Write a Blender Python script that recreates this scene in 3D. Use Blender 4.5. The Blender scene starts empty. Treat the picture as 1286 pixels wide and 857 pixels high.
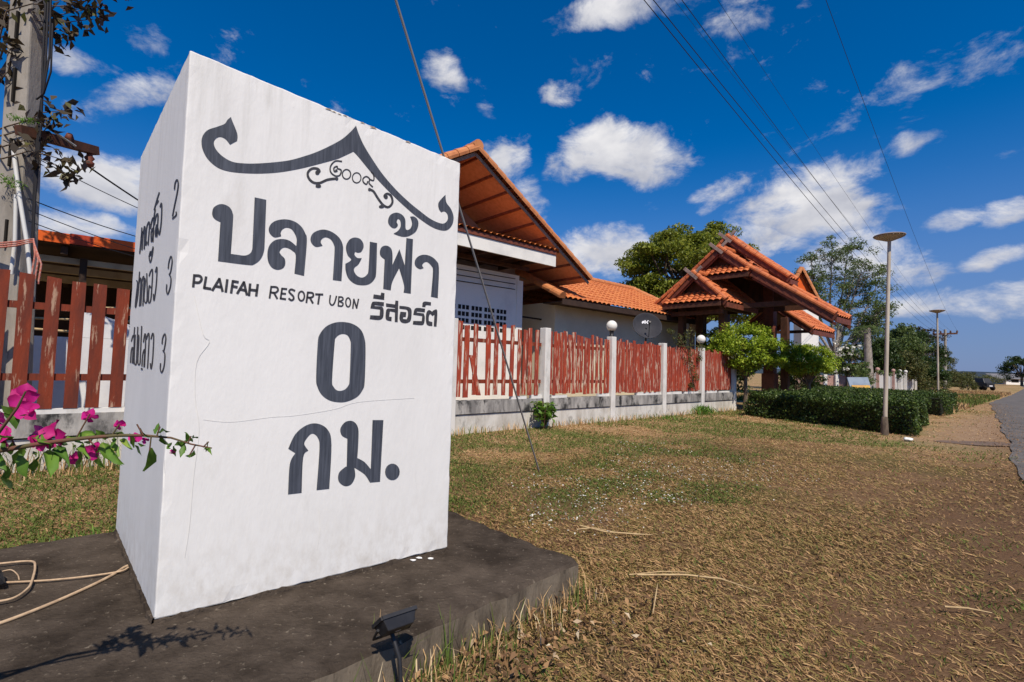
import bpy, bmesh, math, random
import numpy as np
from mathutils import Vector
from mathutils.geometry import tessellate_polygon
random.seed(7); RNG = np.random.default_rng(11)
S = bpy.context.scene; COL = S.collection

# ---------------------------------------------------------------- camera, sky, sun, exposure
PW, PH, PF = 1286, 857, 620.0
PITCH, ROLL, CH = math.atan(.051), .028, 1.35
FW = np.array([0, math.cos(PITCH), math.sin(PITCH)]); UP0 = np.array([0, -math.sin(PITCH), math.cos(PITCH)])
RT = math.cos(ROLL)*np.array([1, 0, 0.]) + math.sin(ROLL)*UP0
UPV = -math.sin(ROLL)*np.array([1, 0, 0.]) + math.cos(ROLL)*UP0
CAM = np.array([0, 0, CH])
cd = bpy.data.cameras.new('camera'); cam = bpy.data.objects.new('camera', cd); COL.objects.link(cam)
cd.sensor_width = 36; cd.lens = 36*PF/PW; cd.clip_start = .05; cd.clip_end = 4000
from mathutils import Matrix
m4 = Matrix.Identity(4)
for i in range(3):
    m4[i][0] = RT[i]; m4[i][1] = UPV[i]; m4[i][2] = -FW[i]; m4[i][3] = CAM[i]
cam.matrix_world = m4
S.camera = cam

def ray(x, y): return FW + (x-643)/PF*RT - (y-428.5)/PF*UPV
def at_z(x, y, z=0.): r = ray(x, y); return CAM + r*(z-CH)/r[2]
def at_y(x, y, Y): r = ray(x, y); return CAM + r*Y/r[1]
def at_pl(x, y, p0, n): r = ray(x, y); return CAM + r*((p0-CAM) @ n)/(r @ n)

SUN_EL, SUN_AZ = math.radians(53), (.25, -.968)
w = bpy.data.worlds.new('World'); S.world = w; w.use_nodes = True
nt = w.node_tree; nt.nodes.clear()
def N(t, **k):
    n = nt.nodes.new(t)
    for a, b in k.items(): setattr(n, a, b)
    return n
def LK(a, b): nt.links.new(a, b)
def math_(op, a, b=None, c=None, clamp=False):
    n = N('ShaderNodeMath', operation=op, use_clamp=clamp)
    for i, v in enumerate((a, b, c)):
        if v is None: continue
        if isinstance(v, (int, float)): n.inputs[i].default_value = v
        else: LK(v, n.inputs[i])
    return n.outputs[0]
sky = N('ShaderNodeTexSky', sky_type='NISHITA'); sky.sun_disc = False
sky.sun_elevation = SUN_EL; sky.sun_rotation = math.atan2(SUN_AZ[0], SUN_AZ[1])
sky.altitude = 600; sky.air_density = 1.0; sky.dust_density = .6; sky.ozone_density = 2.5
hs = N('ShaderNodeHueSaturation'); hs.inputs['Hue'].default_value = .497; hs.inputs['Saturation'].default_value = 1.22; hs.inputs['Value'].default_value = 1.28
tn = N('ShaderNodeMix', data_type='RGBA', blend_type='MULTIPLY'); tn.inputs['Factor'].default_value = 1; tn.inputs['B'].default_value = (.57, .79, 1.10, 1)
LK(sky.outputs[0], tn.inputs['A']); LK(tn.outputs['Result'], hs.inputs['Color'])
tc = N('ShaderNodeTexCoord'); D0 = tc.outputs['Generated']
wn = N('ShaderNodeTexNoise'); wn.inputs['Scale'].default_value = 5.5; wn.inputs['Detail'].default_value = 4; LK(D0, wn.inputs['Vector'])
wv = N('ShaderNodeVectorMath', operation='SUBTRACT'); LK(wn.outputs['Color'], wv.inputs[0]); wv.inputs[1].default_value = (.5, .5, .5)
ws = N('ShaderNodeVectorMath', operation='MULTIPLY_ADD'); LK(wv.outputs[0], ws.inputs[0]); ws.inputs[1].default_value = (.12, .12, .09); LK(D0, ws.inputs[2]); D = ws.outputs[0]
sep = N('ShaderNodeSeparateXYZ'); LK(D0, sep.inputs[0])
# cumulus drifting over the place: each is an ellipse of sky directions, broken up by noise
nz = N('ShaderNodeTexNoise'); nz.inputs['Scale'].default_value = 10; nz.inputs['Detail'].default_value = 12; nz.inputs['Roughness'].default_value = .66; nz.inputs['Distortion'].default_value = .25
mp = N('ShaderNodeMapping'); mp.inputs['Scale'].default_value = (1, 1, 1.7); LK(D0, mp.inputs['Vector']); LK(mp.outputs[0], nz.inputs['Vector'])
nfine = math_('SUBTRACT', nz.outputs['Fac'], .5)
def cloud(px, py, wpx, hpx, rot, dens):
    c = ray(px, py); ln = np.linalg.norm(c); c = c/ln
    r0 = np.cross(c, [0, 0, 1.]); r0 /= np.linalg.norm(r0); u0 = np.cross(r0, c)
    a = math.radians(rot); R_ = math.cos(a)*r0+math.sin(a)*u0; U_ = -math.sin(a)*r0+math.cos(a)*u0
    k = PF*ln
    def dot(v):
        n = N('ShaderNodeVectorMath', operation='DOT_PRODUCT'); LK(D, n.inputs[0]); n.inputs[1].default_value = tuple(v); return n.outputs['Value']
    x = math_('DIVIDE', math_('SUBTRACT', dot(R_), float(c @ R_)), wpx*1.12/k)
    y = math_('DIVIDE', math_('SUBTRACT', dot(U_), float(c @ U_)), hpx*1.15/k)
    fr = math_('GREATER_THAN', dot(c), .2)
    y2 = math_('ADD', y, math_('MULTIPLY', math_('LESS_THAN', y, 0.), math_('MULTIPLY', y, .5)))   # flatter bases
    e = math_('SUBTRACT', 1., math_('ADD', math_('MULTIPLY', x, x), math_('MULTIPLY', y2, y2)))
    e = math_('MULTIPLY', math_('MAXIMUM', e, -1.), dens)
    e = math_('ADD', math_('MULTIPLY', e, fr), math_('MULTIPLY', math_('SUBTRACT', fr, 1.), 2.))
    return e, math_('MULTIPLY', y, fr)
CL = [(780, 210, 92, 46, 0, 1.0), (752, 322, 62, 42, -10, 1.0), (790, 12, 95, 32, 0, .85), (706, 120, 32, 20, -10, .75), (545, 92, 36, 24, -10, .55), (607, 143, 20, 16, -40, .4),
      (625, 205, 34, 40, -55, .75), (665, 255, 24, 45, 20, .6), (1010, 265, 95, 62, 0, 1.0), (905, 245, 45, 22, 35, .6), (1090, 255, 34, 18, 15, .75), (1150, 190, 34, 16, 10, .45), (1215, 280, 46, 22, 0, .7), (1275, 275, 34, 26, 20, .7),
      (1255, 335, 34, 15, 0, .7), (1215, 388, 130, 26, 0, .75), (1130, 345, 50, 30, 0, .6), (120, 232, 85, 44, 0, 1.0), (100, 282, 90, 20, 0, .8), (195, 112, 85, 30, 35, .5), (95, 75, 36, 24, 0, .42), (158, 40, 30, 24, -30, .3), (930, 15, 50, 24, 0, .35),
      (1180, 110, 150, 40, 10, .12), (1080, 330, 60, 60, 0, .7), (740, 95, 30, 30, -50, .22), (1240, 210, 60, 20, 10, .16), (960, 300, 70, 40, 0, .75)]
tot = None; ysh = None
for c_ in CL:
    e, y = cloud(*c_)
    if tot is None: tot, ysh = e, y
    else:
        gt = math_('GREATER_THAN', e, tot)
        ysh = math_('ADD', math_('MULTIPLY', gt, y), math_('MULTIPLY', math_('SUBTRACT', 1., gt), ysh))
        tot = math_('MAXIMUM', tot, e)
dens = math_('ADD', math_('MULTIPLY', tot, 1.2), math_('MULTIPLY', nfine, 2.7))
mr = N('ShaderNodeMapRange', interpolation_type='SMOOTHSTEP'); mr.inputs['From Min'].default_value = .14; mr.inputs['From Max'].default_value = 1.08
LK(dens, mr.inputs['Value'])
nz2 = N('ShaderNodeTexNoise'); nz2.inputs['Scale'].default_value = 16; nz2.inputs['Detail'].default_value = 5; LK(mp.outputs[0], nz2.inputs['Vector'])
shade = math_('ADD', math_('ADD', math_('MULTIPLY', ysh, .35), .48), math_('MULTIPLY', math_('SUBTRACT', nz2.outputs['Fac'], .5), 1.3), clamp=True)
cc = N('ShaderNodeValToRGB'); cc.color_ramp.elements[0].color = (4.6, 4.9, 6.0, 1); cc.color_ramp.elements[1].color = (11.2, 11.0, 11.0, 1)
LK(shade, cc.inputs[0])
# thin dusty band low down
hz = N('ShaderNodeMapRange', interpolation_type='SMOOTHSTEP'); hz.inputs['From Min'].default_value = .42; hz.inputs['From Max'].default_value = -.02; hz.inputs['To Max'].default_value = .85
LK(sep.outputs['Z'], hz.inputs['Value'])
mxh = N('ShaderNodeMix', data_type='RGBA'); LK(hz.outputs[0], mxh.inputs['Factor']); LK(hs.outputs[0], mxh.inputs['A']); mxh.inputs['B'].default_value = (2.1, 2.75, 5.3, 1)
mxc = N('ShaderNodeMix', data_type='RGBA'); LK(mr.outputs[0], mxc.inputs['Factor']); LK(mxh.outputs['Result'], mxc.inputs['A']); LK(cc.outputs[0], mxc.inputs['B'])
bg = N('ShaderNodeBackground'); bg.inputs['Strength'].default_value = .078; LK(mxc.outputs['Result'], bg.inputs['Color'])
wo = N('ShaderNodeOutputWorld'); LK(bg.outputs[0], wo.inputs[0])
w.cycles.sampling_method = 'MANUAL'; w.cycles.sample_map_resolution = 512

sl = bpy.data.lights.new('sun', 'SUN'); sl.energy = 4.75; sl.angle = math.radians(.5); sl.color = (1, .90, .765)
so = bpy.data.objects.new('sun', sl); COL.objects.link(so)
sd = Vector((SUN_AZ[0]*math.cos(SUN_EL), SUN_AZ[1]*math.cos(SUN_EL), math.sin(SUN_EL)))
so.rotation_euler = sd.to_track_quat('Z', 'Y').to_euler(); so.location = (0, -5, 20)
S.view_settings.view_transform = 'Standard'; S.view_settings.look = 'None'; S.view_settings.gamma = 1; S.view_settings.use_curve_mapping = False
S.view_settings.exposure = 0.1
S.render.engine = 'CYCLES'; S.cycles.use_denoising = True; S.cycles.max_bounces = 6; S.cycles.transparent_max_bounces = 8

# ---------------------------------------------------------------- site frame: s along the fence, t towards the road
B0 = at_z(568, 545); FD = np.array([.745, .667, 0]); FD /= np.linalg.norm(FD); ND = np.array([FD[1], -FD[0], 0])
ZD = np.array([0, 0, 1.])
def L(s, t, z): return B0 + FD*s + ND*t + ZD*z
def on_t(x, y, t): return at_pl(x, y, B0+ND*t, ND)
def st(p): d = np.asarray(p)-B0; return np.array([d @ FD, d @ ND, p[2]])
def s_on(x, y, t): return st(on_t(x, y, t))[0]

# ---------------------------------------------------------------- materials
def newmat(name):
    m = bpy.data.materials.new(name); m.use_nodes = True
    return m, m.node_tree, m.node_tree.nodes['Principled BSDF']
def mat(name, c1, c2=None, c3=None, scale=4., stretch=(1, 1, 1), rough=.85, lo=.42, hi=.62, bump=0., bscale=None, metal=0., detail=7, lo3=.6, hi3=.7, scale3=None, spec=.3, stretch3=None):
    m, t, p = newmat(name)
    p.inputs['Roughness'].default_value = rough; p.inputs['Metallic'].default_value = metal; p.inputs['Specular IOR Level'].default_value = spec
    nd, lk = t.nodes, t.links
    p.inputs['Base Color'].default_value = (*c1, 1)
    g = nd.new('ShaderNodeNewGeometry')
    def noise(sc, det, strch):
        mpp = nd.new('ShaderNodeMapping'); mpp.inputs['Scale'].default_value = strch; lk.new(g.outputs['Position'], mpp.inputs[0])
        n = nd.new('ShaderNodeTexNoise'); n.inputs['Scale'].default_value = sc; n.inputs['Detail'].default_value = det; n.inputs['Roughness'].default_value = .65
        lk.new(mpp.outputs[0], n.inputs['Vector']); return n.outputs['Fac']
    def rng(f, a, b):
        r = nd.new('ShaderNodeMapRange'); r.inputs['From Min'].default_value = a; r.inputs['From Max'].default_value = b; lk.new(f, r.inputs['Value']); return r.outputs[0]
    out = None
    if c2:
        f = noise(scale, detail, stretch); mx = nd.new('ShaderNodeMix'); mx.data_type = 'RGBA'
        lk.new(rng(f, lo, hi), mx.inputs['Factor']); mx.inputs['A'].default_value = (*c1, 1); mx.inputs['B'].default_value = (*c2, 1); out = mx.outputs['Result']
        if c3:
            f3 = noise(scale3 or scale*2.7, detail, stretch3 or stretch); m3 = nd.new('ShaderNodeMix'); m3.data_type = 'RGBA'
            lk.new(rng(f3, lo3, hi3), m3.inputs['Factor']); lk.new(out, m3.inputs['A']); m3.inputs['B'].default_value = (*c3, 1); out = m3.outputs['Result']
        lk.new(out, p.inputs['Base Color'])
    if bump:
        f = noise(bscale or scale*3, 8, stretch); b = nd.new('ShaderNodeBump'); b.inputs['Strength'].default_value = bump; b.inputs['Distance'].default_value = .02
        lk.new(f, b.inputs['Height']); lk.new(b.outputs[0], p.inputs['Normal'])
    return m
def leafmat(name, dark, light, alt=None, trans=.35, rough=.5):
    """leaves: every leaf has its own tint between dark and light"""
    m, t, p = newmat(name); nd, lk = t.nodes, t.links
    a = nd.new('ShaderNodeAttribute'); a.attribute_name = 'tint'
    r = nd.new('ShaderNodeValToRGB'); r.color_ramp.elements[0].color = (*dark, 1); r.color_ramp.elements[1].color = (*light, 1)
    if alt: e = r.color_ramp.elements.new(.9); e.color = (*light, 1); r.color_ramp.elements[-1].color = (*alt, 1)
    lk.new(a.outputs['Fac'], r.inputs[0]); lk.new(r.outputs[0], p.inputs['Base Color']); p.inputs['Roughness'].default_value = rough; p.inputs['Specular IOR Level'].default_value = .35
    tr = nd.new('ShaderNodeBsdfTranslucent'); lk.new(r.outputs[0], tr.inputs[0]); mx = nd.new('ShaderNodeMixShader'); mx.inputs[0].default_value = trans
    lk.new(p.outputs[0], mx.inputs[1]); lk.new(tr.outputs[0], mx.inputs[2]); lk.new(mx.outputs[0], nd['Material Output'].inputs[0])
    return m

M = {}
M['white'] = mat('white_masonry_paint', (.80, .78, .72), (.62, .61, .58), (.5, .48, .44), scale=1.2, rough=.8, lo=.5, hi=.75, bump=.25, bscale=60, lo3=.66, hi3=.85, scale3=3)
M['sign'] = mat('white_sign_paint', (.80, .79, .76), (.73, .72, .69), (.60, .58, .54), scale=2.2, stretch=(1, 1, .35), rough=.75, lo=.4, hi=.7, bump=.14, bscale=30, lo3=.62, hi3=.86, scale3=5)
M['ink'] = mat('slate_brushed_paint', (.045, .052, .068), (.085, .095, .12), scale=90, stretch=(1, 1, .05), rough=.6, lo=.4, hi=.65)
M['ink_small'] = mat('dark_brushed_paint', (.035, .035, .04), (.06, .06, .07), scale=60, rough=.6)
M['crack'] = mat('hairline_crack', (.70, .69, .66), rough=.9)
M['conc'] = mat('weathered_dark_concrete', (.10, .078, .060), (.038, .029, .022), (.27, .225, .17), scale=3.2, rough=.97, lo=.36, hi=.64, bump=1., bscale=34, lo3=.60, hi3=.74, scale3=34, stretch3=(1, 1, 1), spec=.06, detail=12)
M['conc_side'] = mat('weathered_concrete_edge', (.19, .155, .115), (.11, .088, .065), (.045, .036, .028), scale=9, stretch=(1, 1, .35), rough=.95, bump=.7, bscale=30, spec=.12)
M['plinthwhite'] = mat('stained_limewashed_plinth', (.62, .60, .55), (.42, .39, .34), (.12, .11, .10), scale=4, stretch=(1, 1, .4), rough=.9, lo=.4, hi=.66, lo3=.58, hi3=.72, scale3=3.5, stretch3=(1, 1, .5), bump=.5)
M['plinthgrey'] = mat('weathered_plinth_beam', (.42, .40, .37), (.2, .19, .18), (.03, .03, .03), scale=5, stretch=(1, 1, .3), rough=.9, lo=.35, hi=.6, lo3=.50, hi3=.62, scale3=3.2, stretch3=(1, 1, .6), bump=.6)
M['postwhite'] = mat('chalky_white_post', (.68, .66, .62), (.5, .48, .44), (.25, .24, .22), scale=5, stretch=(1, 1, .4), rough=.9, lo=.5, hi=.7, lo3=.66, hi3=.78)
M['board'] = mat('peeling_red_board', (.38, .055, .022), (.24, .042, .028), (.55, .40, .30), scale=9, stretch=(1, 1, .22), rough=.85, lo=.35, hi=.65, lo3=.555, hi3=.60, scale3=20, stretch3=(1, 1, .12), bump=.5, bscale=30)
M['board_dark'] = mat('shade_dark_red_board', (.21, .036, .014), (.11, .026, .016), (.40, .25, .17), scale=7, stretch=(1, 1, .22), rough=.8, lo=.4, hi=.65, lo3=.58, hi3=.64, scale3=18, stretch3=(1, 1, .14), bump=.4, bscale=30)  # left boards and rails; tree shade put into the darker red
M['tile'] = mat('terracotta_tile', (.60, .21, .065), (.44, .12, .038), (.23, .10, .055), scale=6, rough=.65, lo=.40, hi=.62, lo3=.58, hi3=.78, scale3=1.6, bump=.2)
M['tile_pale'] = mat('pale_ridge_tile', (.55, .22, .085), (.45, .16, .06), (.3, .13, .07), scale=5, rough=.7, lo3=.65, hi3=.8)
M['tile_red'] = mat('red_gate_tile', (.58, .175, .055), (.42, .105, .035), (.22, .08, .045), scale=6, rough=.6, lo=.40, hi=.62, lo3=.57, hi3=.76, scale3=2)
M['tile_under'] = mat('tile_underside', (.68, .36, .21), (.58, .29, .165), scale=9, rough=.9)
M['dkwood'] = mat('dark_brown_timber', (.10, .04, .022), (.055, .024, .014), scale=8, stretch=(1, 1, .4), rough=.7)
M['redwood'] = mat('red_brown_timber', (.19, .055, .03), (.11, .035, .022), scale=7, rough=.65)
M['purlin'] = mat('red_oxide_purlin', (.30, .115, .065), (.22, .08, .045), scale=7)
M['greywood'] = mat('bleached_timber', (.34, .27, .23), (.24, .18, .15), scale=9, rough=.85)
M['shade_wall'] = mat('cream_wall_paint', (.66, .60, .44), (.58, .52, .38), scale=1.4, rough=.85, lo=.45, hi=.7)
M['eave'] = mat('brown_eave_board', (.05, .028, .02), (.035, .02, .015), scale=4)
M['hole'] = mat('dark_vent_hole', (.03, .027, .024), rough=1., spec=0.)
M['pole'] = mat('grey_concrete_pole', (.33, .30, .26), (.22, .20, .17), (.10, .09, .08), scale=4, stretch=(1, 1, .25), rough=.9, lo3=.64, hi3=.74, bump=.35, bscale=40)
M['steel'] = mat('galvanised_steel', (.42, .42, .41), (.3, .29, .27), scale=12, rough=.5, metal=.3)
M['lamp_post'] = mat('pale_lamp_post', (.52, .45, .36), (.36, .30, .23), scale=3, stretch=(1, 1, .3), rough=.7)
M['black'] = mat('black_plastic', (.014, .014, .016), (.022, .022, .024), scale=20, rough=.5, spec=.45)
M['wire'] = mat('black_cable', (.018, .017, .02), rough=.7)
M['guy'] = mat('steel_guy_wire', (.22, .21, .2), rough=.55)
M['glass'] = mat('glass_lens', (.05, .06, .07), rough=.12, spec=.6)
M['cord'] = mat('cream_cord', (.50, .36, .23), (.36, .25, .16), scale=25, rough=.8)
M['globe'] = mat('opal_globe', (.78, .76, .70), (.6, .56, .48), scale=6, rough=.35, lo=.5, hi=.8)
M['orange'] = mat('orange_fascia_sheet', (.78, .13, .012), (.66, .10, .012), scale=2, rough=.5)
M['orange_dk'] = mat('red_fascia_sheet', (.42, .045, .012), rough=.5)
M['cream_beam'] = mat('cream_steel_purlin', (.46, .39, .26), (.36, .3, .2), scale=4, rough=.7)
M['dark_in'] = mat('dark_brown_sheet', (.05, .03, .02), (.03, .02, .015), scale=3, rough=.9)  # very dark brown for the carport's roof sheet, rafters, posts and back wall
M['dishmat'] = mat('grey_dish_mesh', (.04, .04, .048), (.028, .028, .034), scale=3, rough=.75)
M['logo'] = mat('white_print', (.8, .8, .82), rough=.6)
M['bark'] = mat('grey_brown_bark', (.16, .12, .085), (.08, .06, .045), scale=14, stretch=(1, 1, .3), rough=.95, bump=.6)
M['palebark'] = mat('pale_grey_bark', (.34, .30, .26), (.2, .17, .14), scale=9, stretch=(1, 1, .4), rough=.95)
M['twig'] = mat('green_brown_stem', (.10, .085, .035), (.16, .05, .04), scale=20, rough=.8)
M['straw'] = mat('dry_straw_stalk', (.52, .38, .20), (.38, .26, .13), scale=14, rough=.85)
M['asphalt'] = mat('worn_asphalt', (.14, .125, .115), (.10, .092, .086), (.20, .155, .115), scale=1.5, rough=.92, lo3=.6, hi3=.75, scale3=.6, bump=.3, bscale=60, spec=.2)
M['hill'] = mat('hazy_wooded_hill', (.030, .045, .062), (.022, .034, .05), scale=.03, rough=1)  # wooded hills with the distance haze put into the bluish colour
M['sheetroof'] = mat('grey_sheet_roof', (.20, .19, .19), (.15, .145, .145), scale=1, rough=.6)
M['yellow'] = mat('faded_yellow_board', (.55, .33, .06), (.45, .25, .08), scale=3)
M['bluegrey'] = mat('blue_grey_panel', (.22, .27, .33), (.16, .2, .26), scale=3)
M['pink'] = mat('dusty_pink_panel', (.42, .26, .22), (.34, .2, .17), scale=3)
M['rope'] = mat('red_rope', (.45, .12, .08), (.5, .3, .25), scale=40)
M['conduit'] = mat('pale_pvc_conduit', (.6, .6, .57), rough=.5)
M['chip'] = mat('white_paint_chip', (.8, .79, .76), rough=.7)
M['brick'] = mat('red_brick_pier', (.27, .10, .06), (.19, .075, .05), scale=6, rough=.9)
LF = dict(
    tree=leafmat('olive_leaf', (.085, .125, .012), (.29, .32, .035), (.38, .36, .05)),
    lime=leafmat('lime_leaf', (.15, .25, .015), (.40, .50, .04), (.50, .54, .08)),
    dark=leafmat('dark_green_leaf', (.018, .038, .010), (.065, .11, .022)),
    hedge=leafmat('hedge_leaf', (.014, .03, .006), (.08, .13, .02), (.18, .23, .045), trans=.15),
    far=leafmat('grey_green_leaf', (.06, .10, .03), (.17, .23, .065)),
    bush=leafmat('mixed_roadside_leaf', (.045, .062, .018), (.15, .155, .045), (.24, .19, .08)),
    purple=leafmat('purple_brown_leaf', (.022, .014, .014), (.075, .055, .024), (.14, .15, .03), trans=.25),
    green=leafmat('fresh_green_leaf', (.05, .13, .015), (.16, .30, .04), (.28, .38, .06)),
    bract=leafmat('magenta_bract', (.42, .006, .13), (.80, .03, .34), trans=.35, rough=.6),
    grass=leafmat('dry_and_green_grass', (.075, .135, .022), (.66, .44, .215), (.76, .62, .40), trans=.3, rough=.8),
    litter=leafmat('dry_fallen_leaf', (.13, .07, .035), (.38, .22, .10), (.62, .53, .38), trans=.1, rough=.85),
    flower=leafmat('white_petal', (.62, .62, .55), (.82, .80, .72), trans=.25),
)
r_ = LF['grass'].node_tree.nodes['Color Ramp'] if 'Color Ramp' in LF['grass'].node_tree.nodes else [n for n in LF['grass'].node_tree.nodes if n.type == 'VALTORGB'][0]
r_.color_ramp.elements.new(.38).color = (.18, .205, .045, 1); r_.color_ramp.elements.new(.5).color = (.37, .215, .095, 1)

# ---------------------------------------------------------------- object helpers
def props(o, label=None, cat=None, group=None, kind=None):
    for k, v in (('label', label), ('category', cat), ('group', group), ('kind', kind)):
        if v: o[k] = v
    return o
def thing(name, loc, label, cat, group=None):
    o = bpy.data.objects.new(name, None); o.location = Vector(loc); o.empty_display_size = .2; COL.objects.link(o)
    return props(o, label, cat, group)
def root_loc(o):
    p = Vector((0, 0, 0))
    while o is not None: p += o.location; o = o.parent
    return p
class MB:
    """collects shapes given in world coordinates; build() links them as one mesh object"""
    def __init__(s): s.v = []; s.f = []; s.sm = []
    def add(s, vs, fs, smooth=False):
        b = len(s.v); s.v += [tuple(map(float, v)) for v in vs]; s.f += [tuple(i+b for i in f) for f in fs]; s.sm += [smooth]*len(fs); return s
    def hexa(s, c): return s.add(c, [(3, 2, 1, 0), (4, 5, 6, 7), (0, 1, 5, 4), (1, 2, 6, 5), (2, 3, 7, 6), (3, 0, 4, 7)])
    def box(s, o, a, b, c):
        o, a, b, c = map(np.asarray, (o, a, b, c)); return s.hexa([o, o+a, o+a+b, o+b, o+c, o+a+c, o+a+b+c, o+b+c])
    def sbox(s, s0, s1, t0, t1, z0, z1): return s.box(L(s0, t0, z0), FD*(s1-s0), ND*(t1-t0), ZD*(z1-z0))
    def bar(s, p, q, wd, ht, up=ZD):
        p, q = np.asarray(p, float), np.asarray(q, float); d = q-p; d = d/np.linalg.norm(d); sd = np.cross(d, up); sd /= np.linalg.norm(sd); u = np.cross(sd, d)
        return s.box(p-sd*wd/2-u*ht/2, q-p, sd*wd, u*ht)
    def prism(s, poly, ext):
        n = len(poly); poly = [np.asarray(p, float) for p in poly]; ext = np.asarray(ext)
        return s.add(poly+[p+ext for p in poly], [tuple(range(n))[::-1], tuple(range(n, 2*n))]+[(i, (i+1) % n, n+(i+1) % n, n+i) for i in range(n)])
    def tube(s, pts, rad, n=8, cap=True):
        pts = [np.asarray(p, float) for p in pts]; rad = rad if isinstance(rad, (list, tuple)) else [rad]*len(pts); vs = []; fs = []; pu = None
        for i, p in enumerate(pts):
            d = pts[min(i+1, len(pts)-1)]-pts[max(i-1, 0)]; d = d/(np.linalg.norm(d)+1e-9)
            if pu is None: pu = np.array([1, 0, 0.]) if abs(d[0]) < .8 else np.array([0, 1, 0.])
            a = pu-d*(pu @ d); a /= np.linalg.norm(a); b = np.cross(d, a); pu = a
            vs += [p+rad[i]*(math.cos(2*math.pi*k/n)*a+math.sin(2*math.pi*k/n)*b) for k in range(n)]
        for i in range(len(pts)-1): fs += [(i*n+k, i*n+(k+1) % n, (i+1)*n+(k+1) % n, (i+1)*n+k) for k in range(n)]
        s.add(vs, fs, True)
        if cap: s.add(vs[:n], [tuple(range(n))[::-1]]); s.add(vs[-n:], [tuple(range(n))])
        return s
    def lathe(s, c, prof, n=20, axis=ZD):
        c = np.asarray(c, float); ax = np.asarray(axis, float); ax /= np.linalg.norm(ax); a = np.cross(ax, [0, 1, 0.] if abs(ax[1]) < .8 else [1, 0, 0.]); a /= np.linalg.norm(a); b = np.cross(ax, a); vs = []; fs = []
        for r, z in prof: vs += [c+ax*z+r*(math.cos(2*math.pi*k/n)*a+math.sin(2*math.pi*k/n)*b) for k in range(n)]
        for i in range(len(prof)-1): fs += [(i*n+k, i*n+(k+1) % n, (i+1)*n+(k+1) % n, (i+1)*n+k) for k in range(n)]
        return s.add(vs, fs, True)
    def ball(s, c, r, n=14, sq=(1, 1, 1)):
        c = np.asarray(c, float); vs = []; fs = []; h = n//2
        for i in range(h+1):
            t = math.pi*i/h
            for k in range(n): vs.append(c+np.array([r*sq[0]*math.sin(t)*math.cos(2*math.pi*k/n), r*sq[1]*math.sin(t)*math.sin(2*math.pi*k/n), r*sq[2]*math.cos(t)]))
        for i in range(h): fs += [(i*n+k, (i+1)*n+k, (i+1)*n+(k+1) % n, i*n+(k+1) % n) for k in range(n)]
        return s.add(vs, fs, True)
    def build(s, name, m, parent=None, bevel=0.):
        me = bpy.data.meshes.new(name); off = root_loc(parent) if parent else Vector((0, 0, 0))
        v = [(a-off.x, b-off.y, c-off.z) for a, b, c in s.v]
        me.from_pydata(v, [], s.f); me.polygons.foreach_set('use_smooth', s.sm); me.materials.append(m); me.update()
        if bevel:
            b = bmesh.new(); b.from_mesh(me); bmesh.ops.remove_doubles(b, verts=b.verts, dist=1e-5)
            bmesh.ops.bevel(b, geom=b.edges[:], offset=bevel, segments=2, affect='EDGES', profile=.5); b.to_mesh(me); b.free()
        o = bpy.data.objects.new(name, me); COL.objects.link(o)
        if parent: o.parent = parent
        return o

def np_mesh(name, V, F, m, parent=None, tint=None, n=4):
    me = bpy.data.meshes.new(name); off = np.array(root_loc(parent)) if parent else np.zeros(3)
    V = (V-off).astype(np.float32); me.vertices.add(len(V)); me.vertices.foreach_set('co', V.ravel())
    F = F.astype(np.int32); me.loops.add(F.size); me.loops.foreach_set('vertex_index', F.ravel()); me.polygons.add(len(F))
    me.polygons.foreach_set('loop_start', np.arange(len(F), dtype=np.int32)*n); me.polygons.foreach_set('loop_total', np.full(len(F), n, np.int32))
    if tint is not None:
        a = me.attributes.new('tint', 'FLOAT', 'POINT'); a.data.foreach_set('value', tint.astype(np.float32))
    me.materials.append(m); me.update(calc_edges=True); o = bpy.data.objects.new(name, me); COL.objects.link(o)
    if parent: o.parent = parent
    return o
def leaves(name, P, size, m, parent=None, asp=.45, tint=None, updir=.5, droop=0., dirs=None, fold=.15, kind=None):
    """one small folded leaf per point"""
    P = np.asarray(P, float); n = len(P)
    if dirs is None:
        d = RNG.normal(size=(n, 3)); d[:, 2] -= droop
    else: d = np.asarray(dirs, float)+RNG.normal(size=(n, 3))*.25
    d /= np.linalg.norm(d, axis=1)[:, None]+1e-9
    nn = RNG.normal(size=(n, 3)); nn[:, 2] += updir*2; sd = np.cross(d, nn); sd /= np.linalg.norm(sd, axis=1)[:, None]+1e-9; up = np.cross(sd, d)
    sz = (np.full(n, size) if np.isscalar(size) else np.asarray(size))*RNG.uniform(.65, 1.3, n); l = sz[:, None]
    V = np.empty((n, 4, 3)); V[:, 0] = P-d*l*.5; V[:, 1] = P+sd*l*asp*.5+up*l*fold; V[:, 2] = P+d*l*.5; V[:, 3] = P-sd*l*asp*.5+up*l*fold
    if tint is None: tint = RNG.uniform(0, 1, n)
    o = np_mesh(name, V.reshape(-1, 3), np.arange(4*n).reshape(-1, 4), m, parent, np.repeat(np.clip(tint, 0, 1), 4))
    if kind: o['kind'] = kind
    return o
def clumps(centers, rad, n_each, flat=1.):
    P = []
    for c, r in zip(centers, rad):
        d = RNG.normal(size=(n_each, 3)); d /= np.linalg.norm(d, axis=1)[:, None]; rr = RNG.uniform(0, 1, (n_each, 1))**.45
        P.append(np.asarray(c)+d*rr*r*np.array([1, 1, flat]))
    return np.concatenate(P)
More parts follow.
